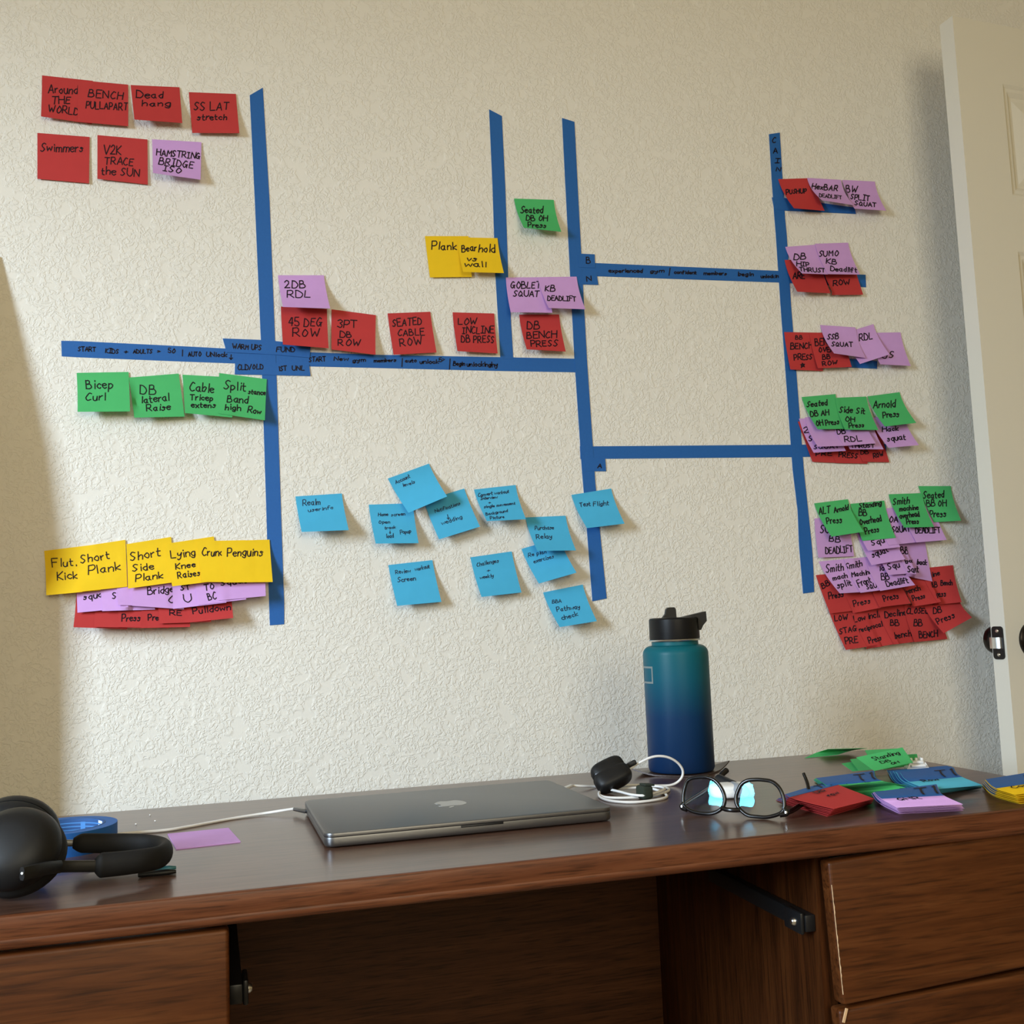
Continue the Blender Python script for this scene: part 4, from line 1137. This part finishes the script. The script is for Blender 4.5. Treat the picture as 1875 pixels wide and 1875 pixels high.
# outlined square printed on the left of the body
mb = MB()
def onb(px, py):
    d = ray(px, py); o = CAM - Vector((bc.x, bc.y, 0)); a = d.x ** 2 + d.y ** 2; b = 2 * (o.x * d.x + o.y * d.y); c = o.x ** 2 + o.y ** 2 - (BR_ + 0.00025) ** 2
    t = (-b - math.sqrt(max(b * b - 4 * a * c, 0))) / (2 * a); return CAM + d * t
pR = onb(1195.5, 1240); angR = math.atan2(pR.y - bc.y, pR.x - bc.x); wA = 0.030 / BR_
zt_, zb_ = at_y(1186, 1222, bc.y - .03).z, at_y(1186, 1254, bc.y - .03).z
def cyl(a, z, r=BR_ + 0.00025): return Vector((bc.x + r * math.cos(a), bc.y + r * math.sin(a), z))
def patch(a0, a1, z0, z1):
    n = 10; v = []; f = []
    for k in range(n + 1):
        a = a0 + (a1 - a0) * k / n; v += [cyl(a, z0), cyl(a, z1)]
    for k in range(n): f.append((2 * k, 2 * k + 1, 2 * k + 3, 2 * k + 2))
    mb.add(v, f)
tA = 0.0026 / BR_; tz = 0.0026
patch(angR - wA, angR, zt_ - tz, zt_); patch(angR - wA, angR, zb_, zb_ + tz); patch(angR - tA, angR, zb_ + tz, zt_ - tz); patch(angR - wA, angR - wA + tA, zb_ + tz, zt_ - tz)
mb.build('printed_emblem', M['mark'], body)

# ------------------------------------------------------------------ glasses (upside down, brow bar on the desk)
gA, gB = desk(1290, 1494.5), desk(1408, 1501.5)
gx = (gB - gA).normalized(); gn = Vector((gx.y, -gx.x, 0)).normalized()           # towards the camera
tilt = math.radians(12); gN = (gn * math.cos(tilt) + Vector((0, 0, 1)) * math.sin(tilt)).normalized()
gM = desk(1339, 1496)
def gp(px, py, out=0.0):
    P = at_plane(px, py, gA, gN); u = (P - gM).dot(gx); return P + gN * (out - 1.5 * u * u)
gl = empty('glasses', (gA + gB) / 2, 'black framed eyeglasses lying upside down near the front edge of the desk', 'glasses')
rl = [(1249, 1476.4), (1248.6, 1463), (1250.6, 1450), (1255, 1436), (1262, 1429.5), (1275, 1427), (1293.4, 1427), (1308.7, 1433), (1320, 1445.7), (1326.5, 1461), (1326.5, 1475), (1321, 1485), (1308.7, 1491.8), (1292.4, 1493.7), (1271.3, 1490.8), (1257, 1484.5)]
rr_ = [(1347.6, 1465), (1351, 1452.4), (1357.7, 1440), (1369, 1433), (1383.6, 1431.3), (1396, 1431.8), (1411.7, 1434.6), (1423.2, 1443.8), (1430, 1456.2), (1433.8, 1472.6), (1432.5, 1487), (1424, 1494.6), (1404, 1500), (1385.8, 1499.4), (1369, 1496.6), (1356.7, 1487.5), (1349, 1476)]
frame = None
for nm, rim in (('left', rl), ('right', rr_)):
    loopP = spline([gp(x, y) for x, y in rim], 5, closed=True)
    mb = MB()
    ctr = sum(loopP, Vector()) / len(loopP)
    mb.tube(loopP, 0.0021, 10, closed=True, up=gN)
    if frame is None: frame = mb.build('rim', M['glossblack'], gl)
    else: mb.build('rim', M['glossblack'], gl)
    n = len(loopP); v = [ctr + gN * 0.0019] ; f = []
    rings = 6
    for r in range(1, rings + 1):
        s = r / rings
        for p in loopP: v.append(ctr + (p - ctr) * s + gN * (0.0019 * (1 - s * s)))
    for k in range(n): f.append((0, 1 + k, 1 + (k + 1) % n))
    for r in range(rings - 1):
        for k in range(n): f.append((1 + r * n + k, 1 + (r + 1) * n + k, 1 + (r + 1) * n + (k + 1) % n, 1 + r * n + (k + 1) % n))
    mk('lens', v, f, M['lens'], gl)
mb = MB(); mb.tube(spline([gp(1322, 1483, .001), gp(1330, 1486, .002), gp(1339, 1487, .0025), gp(1347, 1487.5, .002), gp(1355, 1487, .001)], 5), 0.0026, 10)
mb.build('bridge', M['glossblack'], gl)
# end pieces and temples
eL, eR = gp(1246, 1479), gp(1439, 1491)
MB().tube(spline([gp(1250.5, 1474), gp(1246, 1478, 0.0), gp(1247.5, 1483), gp(1256, 1486)], 5), 0.0028, 10).build('end_piece', M['glossblack'], gl)
MB().tube(spline([gp(1433, 1484), gp(1438, 1490), gp(1437, 1494), gp(1426, 1496)], 5), 0.0028, 10).build('end_piece', M['glossblack'], gl)
for px, py in ((1247, 1480.3), (1437.5, 1491.5)): MB().box(gp(px, py, 0.0028), (0.0022, 0.0006, 0.0026), Matrix((gx, gN, gx.cross(gN))).transposed(), bev=0.0002).build('metal_stud', M['steel'], gl)
tR = [eR, desk(1452, 1487.5, .0055), desk(1466, 1478.5, .006), desk(1477, 1470.5, .007)]
yk = tR[-1].y
tR += [at_y(1481.5, 1462, yk + .008), at_y(1481, 1450, yk + .016), at_y(1478, 1436, yk + .022), at_y(1471.5, 1419.5, yk + .028)]
tR = spline(tR, 6)
MB().tube(tR, [0.0030 - 0.0012 * k / len(tR) for k in range(len(tR))], 10).build('temple', M['glossblack'], gl)
tL = [eL, desk(1262, 1470, .006), desk(1280, 1459, .006), desk(1300, 1446, .006), desk(1311, 1437, .006)]
yk = tL[-1].y
tL += [at_y(1316, 1430, yk + .008), at_y(1322, 1422, yk + .012), at_y(1331, 1413.5, yk + .016)]
tL = spline(tL, 6)
MB().tube(tL, [0.0026 + 0.0010 * k / len(tL) for k in range(len(tL))], 10).build('temple', M['glossblack'], gl)

# marker, white case
m0, m1, m2 = desk(1317, 1427, .011), desk(1342, 1440, .011), desk(1376, 1453, .010)
mk_ = empty('marker_pen', desk(1345, 1442), 'black capped marker with a pale barrel lying behind the eyeglasses', 'marker')
dm = (m1 - m0).normalized()
MB().lathe([(0, 0), (0.0055, 0), (0.0066, 0.001), (0.0072, (m1 - m0).length), (0, (m1 - m0).length)], m0, dm, 20).build('cap', M['blackrubber'], mk_)
l2 = (m2 - m1).length
MB().lathe([(0, 0), (0.0062, 0), (0.0066, 0.004), (0.0066, l2 - .004), (0.004, l2), (0, l2)], m1 + dm * 0.0002, dm, 20).build('barrel', M['clearplastic'], mk_)
MB().box((m1 + m2) / 2 + Vector((0, -0.004, 0.0055)), (0.002, 0.022, 0.0012), dm.to_track_quat('Y', 'Z').to_matrix(), bev=0.0003).build('clip', M['alu'], mk_)
wc = desk(1352, 1463); wc2 = Vector((wc.x, wc.y + 0.016, DZ))
W_ = empty('white_earbud_case', wc2, 'small glossy white earbud case behind the bridge of the eyeglasses', 'earbud case')
WR = Matrix.Rotation(math.radians(-14), 3, 'Z')
MB().add(*superell(wc2 + Vector((0, 0, 0.0062)), WR, 0.0265, 0.0185, 0.0062, 0.55)).build('case_body', M['whiteplastic'], W_)
MB().add(*superell(wc2 + Vector((0, 0.001, 0.0112)), WR, 0.0255, 0.0175, 0.0052, 0.6)).build('case_lid', M['whiteplastic'], W_)

# white plastic hook
hk0 = desk(1679, 1411, 0.0)
hk = empty('adhesive_hook', hk0, 'small white plastic hook lying between the loose green notes and the teal pile', 'hook')
hx = (desk(1700, 1410) - desk(1658, 1411)).normalized(); hy = Vector((-hx.y, hx.x, 0)); hz = Vector((0, 0, 1))
def hp(u, v, z): return hk0 + hx * u + hy * v + hz * z
HW = (desk(1700, 1410) - desk(1658, 1411)).length / 2
pr = [(-HW, 0), (-HW * .93, 0.004), (-HW * .62, 0.0125), (-HW * .42, 0.0135), (HW * .38, 0.0138), (HW * .70, 0.0115), (HW * .96, 0.004), (HW, 0)]
MB().prism([hp(u, -0.006, z) for u, z in pr], hy * 0.016).build('hook_base', M['whiteplastic'], hk, smooth=False)
for a, b in ((-0.50, 0.50), (-0.62, 0.66)):
    z = 0.0155 if a == -0.50 else 0.011
    MB().box(hp((a + b) / 2 * HW, -0.007 if z > .012 else -0.0085, z - 0.0035), ((b - a) * HW, 0.004, 0.003), Matrix((hx, hy, hz)).transposed(), bev=0.0008).build('rib', M['whiteplastic'], hk)
for u in (-0.45, 0.0, 0.48): MB().box(hp(u * HW, 0.002, 0.0145), (0.0035, 0.008, 0.005), Matrix((hx, hy, hz)).transposed(), bev=0.001).build('hook_tooth', M['whiteplastic'], hk)

# ------------------------------------------------------------------ headphones
hpn = empty('headphones', desk(60, 1600), 'black over-ear headphones lying at the left end of the desk', 'headphones')
def cup_at(c, axis, r, th, up, cush=True):
    a = Vector(axis).normalized()
    prof = [(0, th * 0.55), (r * 0.35, th * 0.54), (r * 0.62, th * 0.48), (r * 0.82, th * 0.34), (r * 0.94, th * 0.16), (r * 0.985, 0.0), (r * 0.96, -th * 0.10), (0, -th * 0.10)]
    o = MB().lathe(prof, c, a, 44, flat=1.08).build('ear_cup', M['blackrubber'], hpn)
    cp_ = [(r * 0.45, -th * 0.12), (r * 0.95, -th * 0.12), (r * 1.0, -th * 0.22), (r * 0.99, -th * 0.42), (r * 0.90, -th * 0.55), (r * 0.68, -th * 0.56), (r * 0.52, -th * 0.46), (r * 0.45, -th * 0.30), (r * 0.45, -th * 0.12)]
    MB().lathe(cp_, c, a, 44, flat=1.08).build('ear_cushion', M['softblack'], hpn)
    MB().lathe([(0, -th * 0.14), (r * 0.46, -th * 0.14), (r * 0.46, -th * 0.16), (0, -th * 0.16)], c, a, 30, flat=1.08).build('speaker_mesh', M['softblack'], hpn)
    return o
cF = at_y(25, 1570, -0.686)
cup_at(cF, Vector((-0.16, -0.80, 0.55)), 0.0372, 0.040, None)
cB = at_y(28, 1541, -0.600)
cup_at(cB, Vector((0.10, 0.86, 0.30)), 0.0378, 0.040, None)
band = [at_y(134, 1558, -0.575), at_y(165, 1558, -0.576), at_y(205, 1558.5, -0.578), at_y(245, 1559, -0.582), at_y(280, 1562, -0.592), at_y(300, 1568, -0.612), at_y(303, 1576, -0.638), at_y(290, 1585, -0.657), at_y(262, 1591, -0.668), at_y(225, 1596, -0.674), at_y(195, 1599, -0.677), at_y(174, 1601, -0.679)]
BP = spline(band, 8); n = len(BP)
rad = [(0.0090 + 0.0018 * k / n) * min(1.0, 0.55 + 0.45 * math.sin(min(1, min(k, n - 1 - k) / 5) * math.pi / 2)) for k in range(n)]
mb = MB()
pts = BP; 
v = []; f = []; K = 18
for i, p in enumerate(pts):
    t = (pts[min(i + 1, n - 1)] - pts[max(i - 1, 0)]).normalized(); u = (Vector((0, 0, 1)) - t * t.z).normalized(); w = t.cross(u)
    for k in range(K):
        a = 2 * math.pi * k / K; v.append(p + u * rad[i] * 1.02 * math.cos(a) + w * rad[i] * 0.66 * math.sin(a))
for i in range(n - 1):
    for k in range(K): f.append((i * K + k, i * K + (k + 1) % K, (i + 1) * K + (k + 1) % K, (i + 1) * K + k))
f.append(tuple(range(K))[::-1]); f.append(tuple(range((n - 1) * K, n * K)))
mb.add(v, f).build('headband', M['softblack'], hpn)
def bar(name, pts, w, h, m, par):
    v = []; f = []; P = spline(pts, 6); k = len(P)
    for i, p in enumerate(P):
        t = (P[min(i + 1, k - 1)] - P[max(i - 1, 0)]).normalized(); u = (Vector((0, 0, 1)) - t * t.z).normalized(); s = t.cross(u)
        for a, b in ((-1, -.6), (-.6, -1), (.6, -1), (1, -.6), (1, .6), (.6, 1), (-.6, 1), (-1, .6)): v.append(p + u * h / 2 * a + s * w / 2 * b)
    for i in range(k - 1):
        for q in range(8): f.append((i * 8 + q, i * 8 + (q + 1) % 8, (i + 1) * 8 + (q + 1) % 8, (i + 1) * 8 + q))
    f.append(tuple(range(8))[::-1]); f.append(tuple(range((k - 1) * 8, k * 8)))
    return mk(name, v, f, m, par)
bar('slider', [at_y(95, 1603, -0.690), at_y(130, 1602, -0.683), at_y(176, 1601.5, -0.679)], 0.005, 0.0098, M['blackrubber'], hpn)
bar('slider', [at_y(95, 1559, -0.578), at_y(115, 1558, -0.577), at_y(136, 1558, -0.575)], 0.004, 0.006, M['alu'], hpn)
yk_ = bar('yoke', [at_y(40, 1617, -0.738), at_y(62, 1612, -0.730), at_y(86, 1606, -0.714), at_y(108, 1603, -0.694)], 0.006, 0.0105, M['blackrubber'], hpn)
bar('yoke', [at_y(30, 1562, -0.572), at_y(70, 1561, -0.575), at_y(100, 1559, -0.578)], 0.005, 0.008, M['blackrubber'], hpn)
MB().lathe([(0, 0), (0.0011, 0), (0.0011, 0.0008), (0, 0.0008)], at_y(41, 1616, -0.7412), (-0.5, -1, 0.1), 14).build('hinge_pin', M['steel'], yk_)

# ------------------------------------------------------------------ roll of blue tape
tc_ = desk(135, 1560.5); TRr = 0.047
pr_ = desk(213, 1546)
roll_ = empty('tape_roll', (tc_.x, tc_.y, DZ), 'roll of blue painter tape lying flat behind the headphones', 'tape roll')
RO = 0.0545; RI = 0.0425; HT = 0.0235
rc = Vector((pr_.x - RO * 0.985, pr_.y + 0.004, DZ))
roll_.location = rc
MB().lathe([(RI, 0), (RO, 0), (RO, HT), (RI, HT), (RI, 0)], rc, n=64).build('tape_winding', M['tape'], roll_, smooth=True)
core = MB().lathe([(RI - 0.0022, 0), (RI - 0.0002, 0), (RI - 0.0002, HT + 0.0002), (RI - 0.0022, HT + 0.0002), (RI - 0.0022, 0)], rc, n=64).build('core', M['card'], roll_)
def core_lines(zf, a0, a1, th):
    mb = MB(); n = 16; v = []; f = []
    for k in range(n + 1):
        a = math.radians(a0 + (a1 - a0) * k / n); r = RI - 0.0024
        v += [rc + Vector((r * math.cos(a), r * math.sin(a), HT * zf)), rc + Vector((r * math.cos(a), r * math.sin(a), HT * (zf + th)))]
    for k in range(n): f.append((2 * k, 2 * k + 1, 2 * k + 3, 2 * k + 2))
    return v, f
mb = MB()
for zf in (0.30, 0.46, 0.62, 0.78): mb.add(*core_lines(zf, 25, 150, 0.05))
mb.add(*core_lines(0.05, 62, 70, 0.8)); mb.build('printed_lines', mat('light_blue_print', (0.06, 0.24, 0.60), 0.7), core)
mb = MB(); mb.add(*core_lines(0.10, 18, 34, 0.86)); mb.build('core_label', M['whiteplastic'], core)

# paper scrap inside the headband, teal pen tip with a slim black rod below it, crumbs
G = [[desk(150, 1585, .0045), desk(200, 1578, .005), desk(248, 1570.5, .005)], [desk(158, 1589.5, .003), desk(205, 1585, .003), desk(250, 1577, .003)], [desk(166, 1596, .0006), desk(210, 1592, .0006), desk(253, 1584, .0006)]]
v, f = sheet(G, (0, 0, -0.0003)); ps = props(mk('paper_scrap', v, f, M['paperwhite']), 'off white printed paper strip lying inside the headband of the headphones', 'paper')
mb = MB()
for a, b in ((0.30, 0.44), (0.52, 0.62), (0.66, 0.80)):
    q = [grid_at(G, a, .12), grid_at(G, b, .12), grid_at(G, b - .02, .42), grid_at(G, a - .02, .42)]
    mb.add([p + Vector((0, 0, .0004)) for p in q], [(0, 1, 2, 3)])
mb.build('print', M['ink'], ps, smooth=False)
for a, b, m, lab in (((255, 1596, .003), (322.5, 1588.5, .003), M['teal'], 'slim teal pen, its tip poking out from under the headband'), ((252, 1602, .0026), (322.5, 1595.5, .0026), M['blackrubber'], 'slim black pen, its tip poking out below the teal pen')):
    A, B = desk(*a), desk(*b); d = (B - A); L_ = d.length
    props(MB().lathe([(0, 0), (0.0022, 0.0005), (0.0025, 0.003), (0.0025, L_ - 0.006), (0.0014, L_), (0, L_)], A, d, 14).build('pen', m), lab, 'pen', 'pens under the headband')
for i, (x, y) in enumerate(((249, 1508.8), (275, 1492), (284, 1503))):
    props(MB().add(*superell(desk(x, y, .001), Matrix.Rotation(i, 3, 'Z'), 0.0016 if i == 2 else 0.0012, 0.0009, 0.0008, 0.9, 8, 6)).build('crumb', M['whiteplastic']), 'tiny white crumb on the desk behind the white cable', 'crumb', 'crumbs behind the white cable')

# ------------------------------------------------------------------ note pads and piles on the desk
def flat_sheet(name, Q, m, th=0.0003, label=None, cat='sticky note', group=None, n=8):
    """Q: rows (back, mid, front) of (left,right) points -> curved thin sheet"""
    rows = []
    L = [r[0] for r in Q]; R_ = [r[1] for r in Q]
    if len(Q) == 2: LL = [L[0].lerp(L[1], k / n) for k in range(n + 1)]; RR = [R_[0].lerp(R_[1], k / n) for k in range(n + 1)]
    else: LL = spline(L, n); RR = spline(R_, n)
    G = [[a.lerp(b, k / 6) for k in range(7)] for a, b in zip(LL, RR)]
    v, f = sheet(G, (0, 0, -th)); o = mk(name, v, f, m); props(o, label, cat, group); return o, G
def strip(G, t0, t1, m, par, name='tape_band', lift=0.0003, side=0.0):
    rows = []; N = 8
    for i in range(N + 1):
        t = t0 + (t1 - t0) * i / N; rows.append([grid_at(G, s_ / 6, t) + Vector((0, 0, lift)) for s_ in range(7)])
    v, f = sheet(rows, (0, 0, -lift * 0.5)); return mk(name, v, f, m, par)
def write(G, items, m, par, w=0.0011):
    """items: (text, s0,t0, s1,t1, height) in sheet coordinates"""
    mb = MB(); rnd = random.Random(3)
    for s, s0, t0, s1, t1, h in items:
        for P in text_strokes(s, s0 * 100, t0 * 100, s1 * 100, t1 * 100, h * 100, rnd):
            ribbon(mb, P, w * 100 / 0.076, lambda p: grid_at(G, p.x / 100, p.y / 100) + Vector((0, 0, 0.0011)))
    mb.build('handwriting', m, par, False)
Q = [[desk(307, 1526.5, .0012), desk(418.3, 1515.6, .0012)], [desk(322.6, 1553.6, .0012), desk(440.4, 1540.2, .0012)]]
flat_sheet('sticky_note_pad', Q, M['lilac'], 0.0012, 'blank lilac sticky note pad lying between the headphones and laptop', 'note pad')
PILES = [
 ('red', 'red', 6, [[(1436, 1455, .018), (1519, 1430, .018)], [(1455, 1463, .019), (1545, 1441, .019)], [(1527, 1481, .010), (1601, 1462.5, .011)]], [[(1421, 1465, .001), (1506, 1438, .001)], [(1448, 1475, .0007), (1535, 1450, .0007)], [(1515, 1494.5, .0005), (1597, 1470.5, .0005)]],
  'red', 'behind the right temple of the eyeglasses', [('T', .60, .30, .76, .30, .24), ('1', .82, .30, .87, .30, .24)], [('DB', .42, .52, .62, .50, .10), ('row', .45, .70, .70, .68, .08)], 0.36),
 ('green', 'green', 7, [[(1493, 1425, .017), (1601, 1411.5, .017)], [(1512, 1438, .020), (1609, 1427.5, .020)], [(1529, 1449.5, .007), (1660, 1438.5, .010)]], [[(1490, 1428, .002), (1598, 1414, .002)], [(1508, 1443, .001), (1612, 1434, .001)], [(1523, 1453.5, .0005), (1640, 1460, .0005)]],
  'green', 'between the red pile and the teal pile', [('T', .62, .50, .80, .50, .38), ('1', .87, .50, .93, .50, .38)], [('Seated', .06, .74, .34, .72, .12), ('main', .44, .72, .74, .70, .12)], 0.58),
 ('cyan', 'teal blue', 6, [[(1648, 1415, .018), (1746.4, 1405.5, .018)], [(1660, 1429, .018), (1757, 1420, .018)], [(1700, 1446, .008), (1799, 1437.5, .009)]], [[(1624, 1410.5, .003), (1735, 1402, .003)], [(1640, 1434, .001), (1755, 1428, .001)], [(1693, 1456, .0005), (1797, 1442, .0005)]],
  'teal blue', 'behind the lilac pile, near the door', [('T', .62, .52, .80, .52, .40), ('1', .87, .52, .93, .52, .40)], [('Row', .20, .68, .50, .66, .10)], 0.58),
 ('lilac', 'lilac', 7, [[(1600, 1450.5, .017), (1715, 1436, .019)], [(1611, 1461, .019), (1725.5, 1454.5, .020)], [(1642, 1478.5, .010), (1763, 1472.5, .011)]], [[(1597, 1453.5, .002), (1712, 1439, .002)], [(1610, 1471, .001), (1728, 1463, .001)], [(1645.7, 1489.5, .0005), (1764, 1483.5, .0005)]],
  'lilac', 'nearest the front edge of the desk', [('T', .62, .48, .80, .48, .36), ('1', .87, .48, .93, .48, .36)], [('GHR', .20, .73, .56, .70, .12)], 0.56),
 ('yellow', 'yellow', 6, [[(1803.5, 1427.4, .017), (1905, 1411, .017)], [(1820, 1442, .019), (1916, 1428, .019)], [(1858, 1455, .012), (1952, 1443, .012)]], [[(1797, 1437, .001), (1898, 1424, .001)], [(1819, 1457, .001), (1915, 1446, .001)], [(1868, 1471.5, .0005), (1962, 1461, .0005)]],
  'yellow', 'cut off by the right edge of the photo', [('T', .66, .42, .80, .42, .26)], [('Core', .22, .72, .62, .69, .12)], 0.56)]
for col, cname, n, topq, botq, nm, where, wt, wn, tb in PILES:
    T = [[desk(*p) for p in r] for r in topq]; B_ = [[desk(*p) for p in r] for r in botq]; rp = random.Random(col)
    for k in range(n):
        a = k / (n - 1)
        j = Vector((rp.uniform(-.0012, .0012), rp.uniform(-.0012, .0012), 0)) if 0 < k < n - 1 else Vector((0, 0, 0))
        Qs = [[B_[r][c].lerp(T[r][c], a) + j for c in range(2)] for r in range(3)]
        if k == n - 1: lab = 'top %s note of the pile %s' % (cname, where)
        elif k == 0: lab = 'lowest %s note of the pile %s' % (cname, where)
        else: lab = 'middle %s note in the pile %s' % (cname, where)
        o, G = flat_sheet('sticky_note', Qs, M[col], 0.0003, lab, 'sticky note', 'blue banded %s pile on the desk' % cname)
        strip(G, 0.004, tb if k == n - 1 else tb - 0.03, M['tape'], o)
        if k == n - 1: write(G, wt, M['ink'], o, 0.0026); write(G, wn, M['ink'], o, 0.0016)
# loose green notes near the back corner
LOOSE = [([[(1541, 1398, .010), (1630, 1383, .010)], [(1561, 1412, .002), (1655, 1404, .002)]], 'leftmost and lowest green note of the loose fan at the back of the desk', []),
 ([[(1556.5, 1390.5, .014), (1640, 1378, .014)], [(1572, 1411, .004), (1662, 1403, .004)]], 'second green note from the left in the loose fan', []),
 ([[(1583.5, 1373.5, .020), (1650, 1370, .020)], [(1600, 1405, .006), (1670, 1398, .006)]], 'green note at the back of the loose fan, its top left corner showing', []),
 ([[(1612, 1384, .022), (1679, 1380.5, .022)], [(1618, 1409, .008), (1682, 1397, .008)]], 'rightmost green note of the loose fan, touching the white hook', []),
 ([[(1568, 1386.8, .026), (1652.3, 1368.5, .034)], [(1601, 1411.3, .010), (1672, 1396, .014)]], 'top green note of the loose fan, written Standing', [('Standing', .24, .46, .84, .40, .24), ('DB', .30, .72, .54, .70, .16), ('OH', .48, .92, .68, .90, .13)])]
for q, lab, wr in LOOSE:
    o, G = flat_sheet('sticky_note', [[desk(*p) for p in r] for r in q], M['green'], 0.0003, lab, 'sticky note', 'loose green notes at the back of the desk')
    if wr: write(G, wr, M['ink'], o, 0.0017)
Q = [[desk(1516, 1371.5, .012), desk(1588, 1369.6, .012)], [desk(1494, 1378.5, .004), desk(1558, 1374.5, .004)], [desk(1473, 1388, .0008), desk(1533, 1382, .0008)]]
flat_sheet('sticky_note', Q, M['green'], 0.0003, 'single curled green note by itself at the back edge of the desk', 'sticky note')
# rest these on the desk surface
hpn.location.z += 0.0073
case.location.z += 0.0074
gl.location.z += 0.0023
